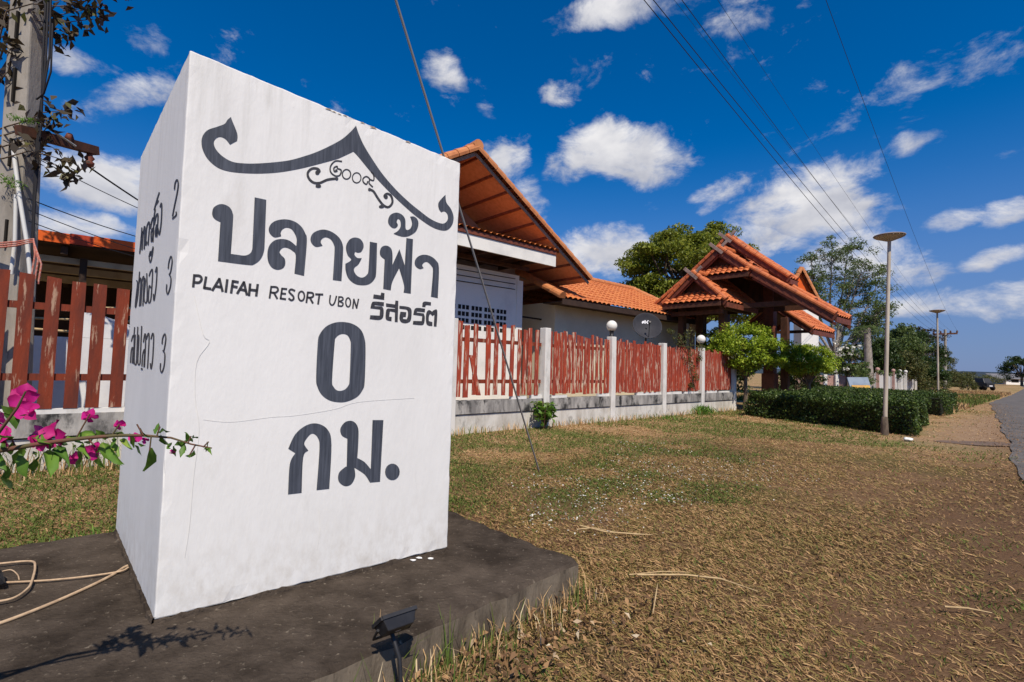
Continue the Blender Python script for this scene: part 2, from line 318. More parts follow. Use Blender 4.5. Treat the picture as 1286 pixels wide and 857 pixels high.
def crown_points(c, rx, ry, rz, n_cl, n_each, cr, low=-.6, flat=.7, shell=.5):
    """clump centres through an uneven ellipsoid"""
    out = []
    while len(out) < n_cl:
        d = RNG.normal(size=3); d /= np.linalg.norm(d)
        if d[2] < low: continue
        r = (shell+(1-shell)*RNG.uniform()**.5)*RNG.uniform(.82, 1.1)
        out.append(np.asarray(c)+d*r*np.array([rx, ry, rz]))
    return out, clumps(out, RNG.uniform(.6, 1.3, n_cl)*cr, n_each, flat)
def limbs(mb, base, fork, r0, centers, frac=.6):
    """trunk from base to fork, limbs out to some of the leaf clumps"""
    base, fork = np.asarray(base, float), np.asarray(fork, float); mid = (base+fork)/2+np.array([random.uniform(-.1, .1), random.uniform(-.1, .1), 0])*np.linalg.norm(fork-base)*.5
    mb.tube([base, mid, fork], [r0*1.25, r0, r0*.8])
    for c in centers:
        if random.random() > frac: continue
        c = np.asarray(c); q = fork+(c-fork)*.5+np.array([random.uniform(-.2, .2), random.uniform(-.2, .2), .12])*np.linalg.norm(c-fork)
        mb.tube([fork-(fork-mid)*random.uniform(0, .4), q, c], [r0*.45, r0*.28, r0*.08], 6, False)
def make_tree(name, base, c, rad, label, cat, lm, leaf, n_cl, n_each, cr, r0, bark='bark', group=None, low=-.6, frac=.5, flat=.7, asp=.45, fork=None, shell=.5):
    t = thing(name, base, label, cat, group)
    cs, P = crown_points(c, *rad, n_cl, n_each, cr, low, flat, shell)
    hz_ = (P[:, 2]-P[:, 2].min())/(np.ptp(P[:, 2])+1e-6)
    leaves('crown', P, leaf, LF[lm], t, asp=asp, tint=RNG.uniform(0, 1, len(P)))
    mb = MB(); fk = np.array(fork) if fork is not None else np.array([c[0]*.8+base[0]*.2, c[1]*.8+base[1]*.2, base[2]+(c[2]-base[2])*.6]); limbs(mb, base, fk, r0, cs, frac)
    mb.build('trunk', M[bark], t)
    return t

def roof(mb, p00, pu, pv, wave=.24, amp=.028, row=.34, under=True):
    """a plane of interlocking tiles: p00 eave corner, pu along the eave, pv up the slope"""
    p00, pu, pv = map(lambda a: np.asarray(a, float), (p00, pu, pv)); lu, lv = np.linalg.norm(pu), np.linalg.norm(pv)
    n = np.cross(pu, pv); n /= np.linalg.norm(n)
    if n[2] < 0: n = -n
    nw = max(2, int(round(lu/wave))); nr = max(2, int(round(lv/row))); k = 6; us = np.linspace(0, 1, nw*k+1); vs = []
    prof = np.abs(np.sin(np.linspace(0, math.pi*nw, nw*k+1)))**.8*amp*2-amp
    rows = []
    for r in range(nr):
        rows += [(r/nr+.0005, .03), ((r+1)/nr-.0005, 0.)]
    V = []
    for v, h in rows:
        for u, z in zip(us, prof): V.append(p00+pu*u+pv*v+n*(z+h+.02))
    nu = len(us); Fc = [(j*nu+i, j*nu+i+1, (j+1)*nu+i+1, (j+1)*nu+i) for j in range(len(rows)-1) for i in range(nu-1)]
    mb.add(V, Fc, False)
    return n
def caps(mb, p, q, r=.1, seg=.38, up=ZD):
    """a row of half round cap tiles"""
    p, q = np.asarray(p, float), np.asarray(q, float); d = q-p; ln = np.linalg.norm(d); d /= ln; k = max(1, int(round(ln/seg)))
    sdv = np.cross(d, up); sdv /= np.linalg.norm(sdv); u = np.cross(sdv, d); A = [math.pi*(i/8)*1.3-math.pi*.15 for i in range(9)]
    for i in range(k):
        a, b = p+d*ln*i/k, p+d*ln*((i+1)/k+.015); vs = []
        for c, rr in ((a, r*1.08), (b, r*.94)): vs += [c+rr*(math.cos(t)*sdv+math.sin(t)*u) for t in A]
        mb.add(vs, [(j, j+1, 10+j, 9+j) for j in range(8)]+[tuple(range(9)), tuple(range(17, 8, -1))], False)

# ---------------------------------------------------------------- ground, road, hills
def ground_mat():
    m, t, p = newmat('dry_lawn_soil'); nd, lk = t.nodes, t.links; g = nd.new('ShaderNodeNewGeometry')
    def noise(sc, det=8, ro=.65, strch=None):
        n = nd.new('ShaderNodeTexNoise'); n.inputs['Scale'].default_value = sc; n.inputs['Detail'].default_value = det; n.inputs['Roughness'].default_value = ro
        lk.new(g.outputs['Position'], n.inputs['Vector']); return n.outputs['Fac']
    def rng(f, a, b, smooth=True):
        r = nd.new('ShaderNodeMapRange'); r.interpolation_type = 'SMOOTHSTEP' if smooth else 'LINEAR'; r.inputs['From Min'].default_value = a; r.inputs['From Max'].default_value = b; lk.new(f, r.inputs['Value']); return r.outputs[0]
    def mix(f, a, b):
        x = nd.new('ShaderNodeMix'); x.data_type = 'RGBA'; lk.new(f, x.inputs['Factor'])
        for k, v in (('A', a), ('B', b)):
            if isinstance(v, tuple): x.inputs[k].default_value = (*v, 1)
            else: lk.new(v, x.inputs[k])
        return x.outputs['Result']
    def mth(op, a, b):
        n = nd.new('ShaderNodeMath'); n.operation = op
        for i, v in enumerate((a, b)):
            if isinstance(v, (int, float)): n.inputs[i].default_value = v
            else: lk.new(v, n.inputs[i])
        return n.outputs[0]
    def dot(v, o):
        n = nd.new('ShaderNodeVectorMath'); n.operation = 'DOT_PRODUCT'; lk.new(g.outputs['Position'], n.inputs[0]); n.inputs[1].default_value = tuple(v)
        return mth('SUBTRACT', n.outputs['Value'], float(np.dot(o, v)))
    base = mix(rng(noise(38), .35, .68), (.21, .125, .062), (.55, .37, .19))
    base = mix(rng(noise(5), .45, .7), base, (.25, .135, .07))
    base = mix(mth('MULTIPLY', rng(noise(.55, 4), .48, .62), rng(noise(24), .32, .6)), base, (.11, .14, .03))
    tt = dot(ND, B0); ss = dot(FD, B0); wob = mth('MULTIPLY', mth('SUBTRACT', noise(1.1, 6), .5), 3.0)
    sand = mth('MULTIPLY', rng(mth('ADD', tt, wob), 5.0, 6.6), rng(mth('ADD', ss, wob), 6.2, 9.2))
    sand = mth('MULTIPLY', sand, mth('SUBTRACT', 1.0, rng(mth('ADD', ss, wob), 20., 26.)))
    sandc = mix(rng(noise(9), .35, .7), (.27, .165, .095), (.36, .25, .16))
    base = mix(sand, base, sandc)
    edge = rng(mth('ADD', tt, mth('MULTIPLY', wob, .5)), 6.3, 7.6)
    base = mix(mth('MULTIPLY', edge, .6), base, (.16, .095, .055))
    base = mix(mth('MULTIPLY', mth('MULTIPLY', rng(mth('ADD', tt, wob), 1.8, 4.2), mth('SUBTRACT', 1.0, rng(mth('ADD', ss, wob), 3., 8.))), .65), base, (.095, .05, .027))  # dark bare soil, with lens vignette darkening also put into the colour
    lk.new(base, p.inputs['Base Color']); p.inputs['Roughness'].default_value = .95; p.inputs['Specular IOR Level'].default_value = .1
    b = nd.new('ShaderNodeBump'); b.inputs['Strength'].default_value = .8; b.inputs['Distance'].default_value = .03; lk.new(noise(45), b.inputs['Height']); lk.new(b.outputs[0], p.inputs['Normal'])
    return m
g = MB()
xs = [-1500, -300, -60]+list(np.linspace(-16, 34, 101))+[80, 300, 1500]; ys = [-200, -30]+list(np.linspace(-3, 47, 101))+[90, 300, 900, 2500]
V = []
for y in ys:
    for x in xs:
        near = 1 if (-16 <= x <= 34 and -3 <= y <= 47) else 0
        h = near*.012*(math.sin(x*2.1+y*1.3)+math.sin(x*.9-y*2.3)+math.sin(x*4.1+1)*math.sin(y*3.7))*.6
        V.append((x, y, h-.018))
nx = len(xs); g.add(V, [(j*nx+i, j*nx+i+1, (j+1)*nx+i+1, (j+1)*nx+i) for j in range(len(ys)-1) for i in range(nx-1)], True)
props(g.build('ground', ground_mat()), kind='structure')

edge_px = [(1286, 610), (1274, 577), (1263, 548), (1252.6, 525), (1246, 512), (1243, 506)]
ep = [st(at_z(*q)) for q in edge_px]
left = [L(-14, 9.4, .006), L(-4, 8.8, .006), L(1, 8.2, .006), L(2.6, 7.9, .006)]+[L(a[0], a[1], .006) for a in ep]+[L(60, 4.8, .006), L(120, 3.5, .006), L(190, 0., .006)]
right = [p+ND*5.6 for p in left]
r = MB(); n_ = len(left); sub = []
for i in range(n_-1):
    for k in range(40):
        a = k/40; q_ = left[i]*(1-a)+left[i+1]*a; jit = .04*math.sin(q_[1]*1.3)+.02*math.sin(q_[1]*4.1+1)
        sub.append((left[i]*(1-a)+left[i+1]*a+ND*jit, right[i]*(1-a)+right[i+1]*a))
r.add([p for ab in sub for p in ab], [(2*i, 2*i+1, 2*i+3, 2*i+2) for i in range(len(sub)-1)])
props(r.build('road', M['asphalt']), kind='structure')
r = MB()
c0 = at_z(1229, 557, -.003); pts = [c0+np.array([math.cos(a)*.75*(1+.18*math.sin(3*a)), math.sin(a)*.42*(1+.2*math.cos(2*a)), .0]) for a in np.linspace(0, 2*math.pi, 25)[:-1]]
r.prism(pts, (0, 0, .004)); tp = props(r.build('dark_patch', mat('dark_brown_earth', (.13, .09, .065), (.19, .125, .085), scale=3)), kind='structure')  # flat dark brown patch on the sandy shoulder

h = MB(); V = []; nseg = 90
for i in range(nseg+1):
    x = -900+2600*i/nseg; z = 10+3.5*math.sin(i*.37)+2.2*math.sin(i*.93+1)+1.2*math.sin(i*2.3)
    V += [(x, 1500, -1), (x, 1530, z*1.5), (x, 1800, z*1.8), (x, 2100, -1)]
h.add(V, [(4*i+j, 4*i+4+j, 4*i+5+j, 4*i+1+j) for i in range(nseg) for j in range(3)], True)
props(h.build('hills', M['hill']), kind='structure')

# ---------------------------------------------------------------- platform and the zero kilometre marker
zp = .18
A_ = at_z(731, 703, zp)[:2]; Bp = np.array([-1.04, 4.68]); Cp = np.array([-4.2, 2.05]); Dp = np.array([-2.4, .08])
top = [np.array([A_[0]-.02, A_[1]-.03]), np.array([A_[0]-.03, A_[1]+.06]), np.array([.22, 3.30]), Bp, Cp, Dp]
plat = thing('concrete_platform', (-1.5, 2.6, 0), 'low dark weathered concrete slab under the white distance marker', 'platform')
pl = MB(); outline = []
for i in range(len(top)):
    a, b = top[i], top[(i+1) % len(top)]; k = max(1, int(np.linalg.norm(b-a)/.09))
    for j in range(k):
        q = a+(b-a)*j/k; nrm = np.array([(b-a)[1], -(b-a)[0]])/np.linalg.norm(b-a); outline.append(q+nrm*random.uniform(-.016, .016))
no = len(outline)
rim = [np.array([*q, zp-random.uniform(.004, .022)]) for q in outline]
cen = np.mean(outline, axis=0); inn = [np.array([*(q+(cen-q)/np.linalg.norm(cen-q)*.03), zp]) for q in outline]
pl.add(inn, [tuple(range(no))]); pl.add(rim+inn, [(i, (i+1) % no, no+(i+1) % no, no+i) for i in range(no)], True)
pl.build('slab_top', M['conc'], plat)
pe = MB(); bot = [np.array([q[0], q[1], -.12]) for q in outline]; pe.add(bot+rim, [(i, (i+1) % no, no+(i+1) % no, no+i) for i in range(no)])
pe.build('slab_edge', M['conc_side'], plat)

c = at_z(193, 784, zp); rr = at_z(562, 691, zp); ll = at_z(145, 667, zp)
dF = (rr-c)/np.linalg.norm(rr-c); nF = np.array([dF[1], -dF[0], 0]); dS = (ll-c)/np.linalg.norm(ll-c); nS = np.array([-dS[1], dS[0], 0])
if nS @ (CAM-c) < 0: nS = -nS
TL = at_pl(241, 63, c, nF); TR = at_pl(579, 205, c, nF); TLb = at_pl(178.5, 193, c, nS)
TL[:2] = c[:2]; TR[:2] = rr[:2]; TLb[:2] = ll[:2]; bk = ll+(rr-c); TB = np.array([bk[0], bk[1], TR[2]-.03])
sg = thing('distance_marker', (c+bk)/2*np.array([1, 1, 0])+ZD*zp, 'tall white block with painted resort name and big 0 on a dark slab', 'milestone')
b = MB(); o3 = ZD*.014
b.hexa([c+o3, rr+o3, bk+o3, ll+o3, TL, TR, TB, TLb]); blk = b.build('block', M['sign'], sg, bevel=.007)
bm_ = bmesh.new(); bm_.from_mesh(blk.data); bmesh.ops.subdivide_edges(bm_, edges=[e for e in bm_.edges if e.calc_length() > .5], cuts=40, use_grid_fill=True)
cs_ = [np.array(p) for p in (c+o3, rr+o3, bk+o3, ll+o3, TL, TR, TB, TLb)]; eg_ = [(cs_[i], cs_[j]) for i, j in ((0, 1), (1, 2), (2, 3), (3, 0), (4, 5), (5, 6), (6, 7), (7, 4), (0, 4), (1, 5), (2, 6), (3, 7))]; ctr_ = np.mean(cs_, axis=0); off_ = np.array(sg.location)
for v_ in bm_.verts:
    p = np.array(v_.co)+off_
    for a_, b_ in eg_:
        d_ = b_-a_; f_ = np.clip((p-a_) @ d_/(d_ @ d_), 0, 1); ds = np.linalg.norm(p-(a_+d_*f_))
        if ds < .016:
            q_ = a_+d_*f_; w_ = math.sin(f_*61+a_[2]*7)*.5+math.sin(f_*143+a_[0]*5)*.35+(random.random() < .07)*2.2
            inw = ctr_-q_; inw -= d_*(inw @ d_)/(d_ @ d_); inw /= np.linalg.norm(inw); v_.co += Vector(inw*max(0, w_+.6)*.0022); break
bm_.to_mesh(blk.data); bm_.free()
# rain streaks and soil splashed on the foot of the block
t_ = M['sign'].node_tree; p_ = t_.nodes['Principled BSDF']; src = p_.inputs['Base Color'].links[0].from_socket
def tnode(tp, **kw):
    n = t_.nodes.new(tp)
    for a_, b_ in kw.items(): setattr(n, a_, b_)
    return n
ge = tnode('ShaderNodeNewGeometry'); sx = tnode('ShaderNodeSeparateXYZ'); t_.links.new(ge.outputs['Position'], sx.inputs[0])
def tn_(scale, strch, lo, hi):
    m_ = tnode('ShaderNodeMapping'); m_.inputs['Scale'].default_value = strch; t_.links.new(ge.outputs['Position'], m_.inputs[0]); n = tnode('ShaderNodeTexNoise'); n.inputs['Scale'].default_value = scale; n.inputs['Detail'].default_value = 9; n.inputs['Roughness'].default_value = .7; t_.links.new(m_.outputs[0], n.inputs['Vector'])
    r_2 = tnode('ShaderNodeMapRange'); r_2.inputs['From Min'].default_value = lo; r_2.inputs['From Max'].default_value = hi; t_.links.new(n.outputs['Fac'], r_2.inputs['Value']); return r_2.outputs[0]
def tmix(f, a_, col):
    x_ = tnode('ShaderNodeMix', data_type='RGBA'); t_.links.new(f, x_.inputs['Factor']); t_.links.new(a_, x_.inputs['A']); x_.inputs['B'].default_value = (*col, 1); return x_.outputs['Result']
def tmul(a_, b_):
    x_ = tnode('ShaderNodeMath', operation='MULTIPLY')
    for i_, q_ in enumerate((a_, b_)):
        if isinstance(q_, float): x_.inputs[i_].default_value = q_
        else: t_.links.new(q_, x_.inputs[i_])
    return x_.outputs[0]
zr_ = tnode('ShaderNodeMapRange'); zr_.inputs['From Min'].default_value = .62; zr_.inputs['From Max'].default_value = .18; t_.links.new(sx.outputs['Z'], zr_.inputs['Value'])
o_1 = tmix(tmul(tmul(zr_.outputs[0], tn_(16, (1, 1, .6), .42, .75)), .55), src, (.42, .36, .28))
zt_ = tnode('ShaderNodeMapRange'); zt_.inputs['From Min'].default_value = 1.9; zt_.inputs['From Max'].default_value = 2.8; t_.links.new(sx.outputs['Z'], zt_.inputs['Value'])
o_1 = tmix(tmul(tmul(zt_.outputs[0], tn_(14, (1, 1, .06), .5, .72)), .45), o_1, (.46, .45, .41))
o_1 = tmix(tmul(tn_(55, (1, 1, 1), .68, .74), .6), o_1, (.5, .46, .4))
t_.links.new(o_1, p_.inputs['Base Color'])
b = MB(); ins = lambda p, q: p+(q-p)/np.linalg.norm(q-p)*.012
b.hexa([ins(c, bk), ins(rr, ll), ins(bk, c), ins(ll, rr)]+[ins(c, bk)+ZD*.022, ins(rr, ll)+ZD*.022, ins(bk, c)+ZD*.022, ins(ll, rr)+ZD*.022]); 
for a_, b_, out_ in ((c, rr, nF), (ll, c, nS)):
    k = 46; V_ = []
    for i in range(k+1):
        q_ = a_+(b_-a_)*i/k; w_ = .004+.010*abs(math.sin(i*1.7)+.6*math.sin(i*.53))*random.uniform(.4, 1); z_ = .008+.016*random.random()*(.4+abs(math.sin(i*.31)))
        V_ += [q_-out_*.02+ZD*z_, q_+out_*w_+ZD*z_*.9, q_+out_*(w_+.006)-ZD*.003]
    b.add(V_, [(3*i+j, 3*i+3+j, 3*i+4+j, 3*i+1+j) for i in range(k) for j in range(2)])
b.build('mortar_bed', M['conc'], sg)
# chipped bits along the top edge
b = MB()
for px, py in ((412, 133), (419, 136), (426, 139), (433, 141), (455, 150), (468, 156), (512, 174)):
    p = at_pl(px, py+5, c, nF)+nF*.002; k = random.uniform(.008, .02)
    b.add([p-dF*k, p+dF*k*1.3, p+dF*k*.4+ZD*k*.5, p-dF*k*.6+ZD*k*.3], [(0, 1, 2, 3)])
b.build('chipped_paint', mat('bare_render', (.45, .38, .28), (.3, .24, .17), scale=40), sg)

def smooth(pts, closed=True, k=5):
    P = [np.array(p[:2], float) for p in pts]; C = [len(p) > 2 for p in pts]; n = len(P); out = []
    for i in range(n if closed else n-1):
        p1, p2 = P[i], P[(i+1) % n]; p0 = p1-(p2-p1)*.3 if C[i] or (not closed and i == 0) else P[i-1]; p3 = p2+(p2-p1)*.3 if C[(i+1) % n] or (not closed and i == n-2) else P[(i+2) % n]
        for j in range(k):
            t = j/k; out.append(.5*((2*p1)+(-p0+p2)*t+(2*p0-5*p1+4*p2-p3)*t*t+(-p0+3*p1-3*p2+p3)*t**3))
    if not closed: out.append(P[-1])
    return out
class Face:
    """paint on one face of the marker, laid 2 mm proud of it"""
    def __init__(s, o, n): s.o, s.n, s.mb = o, n, MB()
    def to(s, q, reg, off): x0, y0, sc = reg; return at_pl(x0+q[0]*sc, y0+q[1]*sc, s.o, s.n)+s.n*off
    def fill(s, rings, reg, off=.002):
        rings3 = [[s.to(q, reg, off) for q in r] for r in rings]
        flat = [p for r in rings3 for p in r]; u = np.cross(ZD, s.n)
        tri = tessellate_polygon([[Vector((float(p @ u), float(p[2]), 0)) for p in r] for r in rings3]); s.mb.add(flat, [tuple(t) for t in tri])
    def poly(s, pts, reg, k=5): s.fill([smooth(pts, True, k)], reg)
    def disc(s, x, y, r, reg, r2=None, off=.0025): s.fill([[(x+r*math.cos(a), y+(r2 or r)*math.sin(a)) for a in np.linspace(0, 2*math.pi, 19)[:-1]]], reg, off)
    def ring(s, x, y, rx, ry, wd, reg):
        A = np.linspace(0, 2*math.pi, 25)
        s.stroke([(x+rx*math.cos(a), y+ry*math.sin(a)) for a in A], wd, reg, sm=False)
    def stroke(s, pts, wd, reg, sm=True, off=.002):
        P = smooth(pts, False, 4) if sm and len(pts) > 2 else [np.array(p[:2], float) for p in pts]; Lp, Rp = [], []
        P = [P[0]-(P[1]-P[0])/(np.linalg.norm(P[1]-P[0])+1e-6)*wd*.25]+P[1:-1]+[P[-1]+(P[-1]-P[-2])/(np.linalg.norm(P[-1]-P[-2])+1e-6)*wd*.25]
        for i, p in enumerate(P):
            d = P[min(i+1, len(P)-1)]-P[max(i-1, 0)]; d = d/(np.linalg.norm(d)+1e-9); nn = np.array([-d[1], d[0]])*wd/2; Lp.append(p+nn); Rp.append(p-nn)
        k = len(P); s.mb.add([s.to(q, reg, off) for q in Lp+Rp], [(i, i+1, k+i+1, k+i) for i in range(k-1)])
zA, zB, zC, zD_ = (240, 130, .13997), (380, 150, .1633), (255, 240, .14006), (380, 260, .13997)
zE, zF, zG = (230, 330, .13997), (400, 350, .12442), (340, 390, .27994)
fA = lambda L_: [((x*.13997+240-380)/.1633, (y*.13997+130-150)/.1633, *k) for x, y, *k in L_]
em = Face(c, nF)
em.poly(fA([(358, 122, 1), (325, 150), (300, 185), (230, 212), (150, 240), (105, 290), (92, 350), (105, 420), (150, 500), (230, 570), (320, 605), (440, 622), (600, 628), (760, 620), (900, 600), (1050, 568), (1286, 505)])
        + [(300, 290), (390, 248, 1), (430, 290), (520, 400), (620, 510), (720, 610), (830, 710), (900, 765), (980, 820), (1050, 850), (1110, 852), (1150, 810), (1160, 750), (1140, 690), (1105, 640), (1098, 580, 1), (1060, 620), (1042, 650), (1048, 690), (1065, 715, 1), (1090, 708), (1112, 730), (1115, 770), (1090, 800), (1050, 798), (980, 765), (900, 705), (820, 640), (720, 545), (620, 430), (540, 315), (470, 200), (430, 110), (410, 50, 1), (370, 95), (300, 155), (200, 210), (100, 255)]
        + fA([(1000, 480), (880, 512), (740, 530), (600, 540), (480, 540), (370, 525), (280, 475), (220, 410), (203, 350), (225, 312), (265, 300), (310, 322), (348, 370, 1), (412, 335, 1), (415, 280), (390, 210), (365, 150)]), zB)
em.mb.build('roof_emblem', M['ink'], sg)
sw = Face(c, nF)
sw.stroke([(112, 412), (130, 400), (112, 380), (70, 380), (40, 410), (45, 450), (80, 485), (130, 490), (190, 465), (265, 455)], 18, zB); sw.disc(113, 410, 17, zB); sw.disc(120, 514, 22, zB, 13); sw.disc(262, 458, 12, zB)
sw.stroke([(515, 540), (545, 555), (580, 610), (620, 660), (660, 675), (690, 640), (680, 590), (650, 572), (628, 590), (642, 606)], 17, zB); sw.disc(514, 540, 12, zB); sw.disc(640, 598, 15, zB); sw.disc(606, 672, 21, zB, 12)
sw.stroke([(300, 324), (250, 322), (215, 360), (215, 405), (250, 435), (285, 430), (296, 392), (268, 378), (264, 362), (240, 375), (245, 402), (266, 398)], 11, zB); sw.disc(258, 395, 10, zB)
sw.ring(337, 423, 32, 37, 9, zB); sw.ring(415, 450, 33, 39, 8, zB)
sw.stroke([(500, 478), (490, 500), (466, 482), (465, 455), (490, 440), (515, 460), (510, 490), (538, 520)], 10, zB); sw.stroke([(515, 462), (545, 470), (546, 430), (528, 405)], 10, zB)
sw.mb.build('year_scrollwork', M['ink_small'], sg)
tx = Face(c, nF)
tx.poly([(133, 628, 1), (155, 278, 1), (110, 255), (85, 225), (82, 190), (95, 150), (140, 122), (190, 122), (240, 150), (265, 200), (268, 260), (248, 565, 1), (300, 572), (370, 580), (415, 565), (438, 530), (444, 450), (462, 58, 1), (566, 80, 1), (552, 450), (545, 540), (515, 610), (460, 655), (400, 662)], zC)
tx.poly([(700, 405, 1), (640, 415), (598, 380), (588, 340), (610, 295), (660, 265), (740, 255), (820, 275), (880, 320), (915, 380), (930, 450), (905, 760, 1), (818, 740, 1), (830, 580), (800, 535), (750, 508), (710, 512), (685, 545), (700, 575), (732, 610), (735, 660), (710, 695), (660, 705), (610, 680), (580, 620), (578, 540), (600, 480), (650, 440), (720, 432), (780, 450), (835, 495, 1), (838, 430), (820, 380), (790, 340), (745, 328), (710, 345), (695, 375)], zC)
tx.poly([(178, 348, 1), (120, 358), (80, 325), (70, 285), (90, 240), (140, 212), (200, 205), (270, 230), (330, 280), (360, 345), (362, 420), (348, 665, 1), (270, 655, 1), (285, 400), (280, 340), (250, 290), (205, 272), (170, 290), (162, 320)], zD_)
tx.poly([(460, 276), (415, 300), (388, 360), (402, 430), (435, 475), (382, 512, 1), (385, 570), (410, 640), (470, 690), (540, 702), (600, 690), (645, 645), (660, 580), (668, 325, 1), (602, 313, 1), (590, 560), (575, 610), (535, 635), (490, 620), (462, 580), (465, 545), (500, 515), (530, 460, 1), (490, 458), (465, 430), (470, 402, 1), (495, 410), (525, 402), (546, 360), (540, 320), (510, 285)], zD_)
tx.poly([(735, 470, 1), (700, 440), (692, 400), (710, 360), (750, 348), (790, 370), (805, 420), (805, 520, 1), (868, 380, 1), (915, 525, 1), (930, 280, 1), (990, 290, 1), (970, 778, 1), (905, 768, 1), (908, 700), (865, 550, 1), (805, 670), (790, 748, 1), (722, 735, 1)], zD_)
tx.poly([(815, 240, 1), (855, 215), (878, 175), (875, 125), (855, 108), (843, 135), (854, 165), (832, 190), (800, 185), (770, 150), (768, 110), (790, 70), (840, 52), (890, 70), (920, 115), (925, 200), (960, 200), (980, 160), (975, 120), (963, 88, 1), (1000, 88), (1030, 115), (1038, 160), (1015, 220), (960, 258), (910, 268), (860, 258)], zD_)
tx.poly([(1085, 548, 1), (1050, 558), (1012, 530), (1005, 490), (1030, 450), (1080, 430), (1140, 440), (1195, 480), (1222, 550), (1212, 818, 1), (1150, 805, 1), (1168, 580), (1155, 530), (1118, 495), (1088, 500), (1072, 525)], zD_)
ro = [(210, 150), (218, 110), (245, 75), (280, 57), (320, 52), (365, 60), (402, 85), (420, 125), (425, 180), (421, 320), (412, 355), (390, 385), (355, 404), (315, 412), (265, 404), (228, 378), (208, 340), (203, 300)]
ri = [(286, 150), (292, 122), (315, 106), (342, 110), (356, 135), (358, 165), (353, 310), (347, 338), (328, 357), (300, 360), (281, 342), (275, 310)]
tx.fill([smooth(ro, True, 4), smooth(ri, True, 4)], zG)
tx.poly([(78, 620, 1), (110, 555), (160, 515), (210, 508), (255, 535), (272, 600), (262, 800, 1), (205, 806, 1), (218, 620), (210, 570), (185, 552), (160, 575), (150, 600), (168, 628, 1), (145, 660), (138, 818, 1), (77, 825, 1), (85, 690), (110, 640, 1)], zG)
tx.poly([(343, 575, 1), (318, 560), (312, 530), (335, 500), (370, 498), (392, 530), (392, 600), (388, 662, 1), (420, 680), (448, 712, 1), (456, 492, 1), (505, 492, 1), (490, 768, 1), (445, 772, 1), (420, 735), (375, 705, 1), (378, 745), (360, 780), (330, 787), (304, 765), (305, 730), (330, 705), (340, 700, 1)], zG)
tx.disc(545, 724, 33, zG, 37)
tx.mb.build('resort_name_lettering', M['ink'], sg)
ts = Face(c, nF)
for P_ in ([(555, 160, 1), (625, 170, 1), (632, 142, 1), (665, 148, 1), (662, 215, 1), (550, 200, 1)],
           [(660, 240, 1), (560, 232), (535, 250), (522, 300, 1), (620, 312, 1), (615, 375, 1), (522, 370, 1), (515, 408, 1), (600, 418), (640, 405), (655, 370), (655, 310), (640, 282, 1), (560, 278, 1), (568, 268, 1), (658, 278, 1)],
           [(680, 250, 1), (770, 262, 1), (775, 222, 1), (805, 226, 1), (798, 440, 1), (768, 437, 1), (770, 340, 1), (720, 330, 1), (712, 385, 1), (738, 388, 1), (735, 430, 1), (690, 420), (675, 390), (682, 320), (700, 302, 1), (770, 306, 1), (770, 296, 1), (680, 283, 1)],
           [(815, 275, 1), (900, 285), (935, 310), (938, 370), (925, 430), (880, 450), (835, 440), (815, 400), (825, 335, 1), (885, 340, 1), (880, 388, 1), (855, 388, 1), (852, 408, 1), (888, 412, 1), (900, 380), (900, 330), (885, 312, 1), (815, 303, 1)],
           [(1075, 305, 1), (1000, 296), (968, 310), (955, 365, 1), (1045, 378, 1), (1040, 430, 1), (955, 428, 1), (950, 462, 1), (1040, 470), (1065, 450), (1072, 390), (1060, 352, 1), (990, 344, 1), (995, 332, 1), (1072, 340, 1)],
           [(1045, 285, 1), (1050, 245), (1075, 232), (1135, 240, 1), (1133, 272, 1), (1085, 268), (1078, 288, 1)],
           [(1120, 478, 1), (1090, 460), (1082, 400), (1090, 340), (1115, 318), (1145, 335, 1), (1165, 318), (1198, 325), (1190, 485, 1), (1162, 482, 1), (1168, 365, 1), (1148, 378, 1), (1125, 357), (1112, 390), (1112, 430, 1), (1148, 440, 1), (1148, 478, 1)]):
    ts.poly(P_, zF, 3)
ts.mb.build('thai_small_lettering', M['ink_small'], sg); ts = Face(c, nF)
for P_ in ([(90, 215), (100, 110)], [(98, 116), (148, 120), (165, 148), (142, 178), (95, 176)], [(205, 130), (188, 228)], [(188, 226), (245, 235)], [(262, 248), (325, 145)], [(325, 145), (352, 255)], [(290, 212), (340, 220)], [(395, 155), (382, 262)],
           [(446, 165), (430, 270)], [(445, 167), (492, 175)], [(440, 212), (482, 220)], [(486, 275), (545, 175)], [(545, 175), (570, 287)], [(512, 240), (560, 250)], [(600, 193), (590, 294)], [(668, 198), (655, 297)], [(597, 243), (660, 250)]): ts.stroke(P_, 23, zE)
for P_ in ([(775, 317), (790, 213)], [(788, 217), (838, 221), (850, 248), (825, 270), (784, 266)], [(812, 268), (843, 322)], [(887, 232), (873, 324)], [(886, 233), (928, 237)], [(880, 276), (918, 280)], [(874, 321), (918, 328)],
           [(1000, 252), (968, 240), (950, 262), (985, 300), (990, 325), (970, 338), (948, 322)], [(1118, 265), (1105, 357)], [(1118, 268), (1160, 273), (1166, 300), (1142, 314), (1112, 311)], [(1135, 313), (1162, 362)], [(1188, 284), (1252, 286)], [(1222, 286), (1210, 370)]): ts.stroke(P_, 17, zE)
ts.ring(1060, 300, 27, 42, 15, zE)
for P_ in ([(118, 170), (112, 240), (135, 268), (160, 245), (180, 178)], [(205, 185), (198, 275)], [(200, 275), (235, 277), (246, 250), (212, 230)], [(212, 230), (246, 212), (236, 188), (203, 186)], [(345, 300), (355, 208)], [(355, 208), (384, 298)], [(384, 298), (402, 208)]): ts.stroke(P_, 15, zF)
ts.ring(298, 240, 24, 45, 14, zF)
ts.mb.build('english_lettering', M['ink_small'], sg)
zI, zJ, zK = (165, 215, .12844), (155, 310, .09915), (150, 395, .09915)
sdx = Face(c, nS)
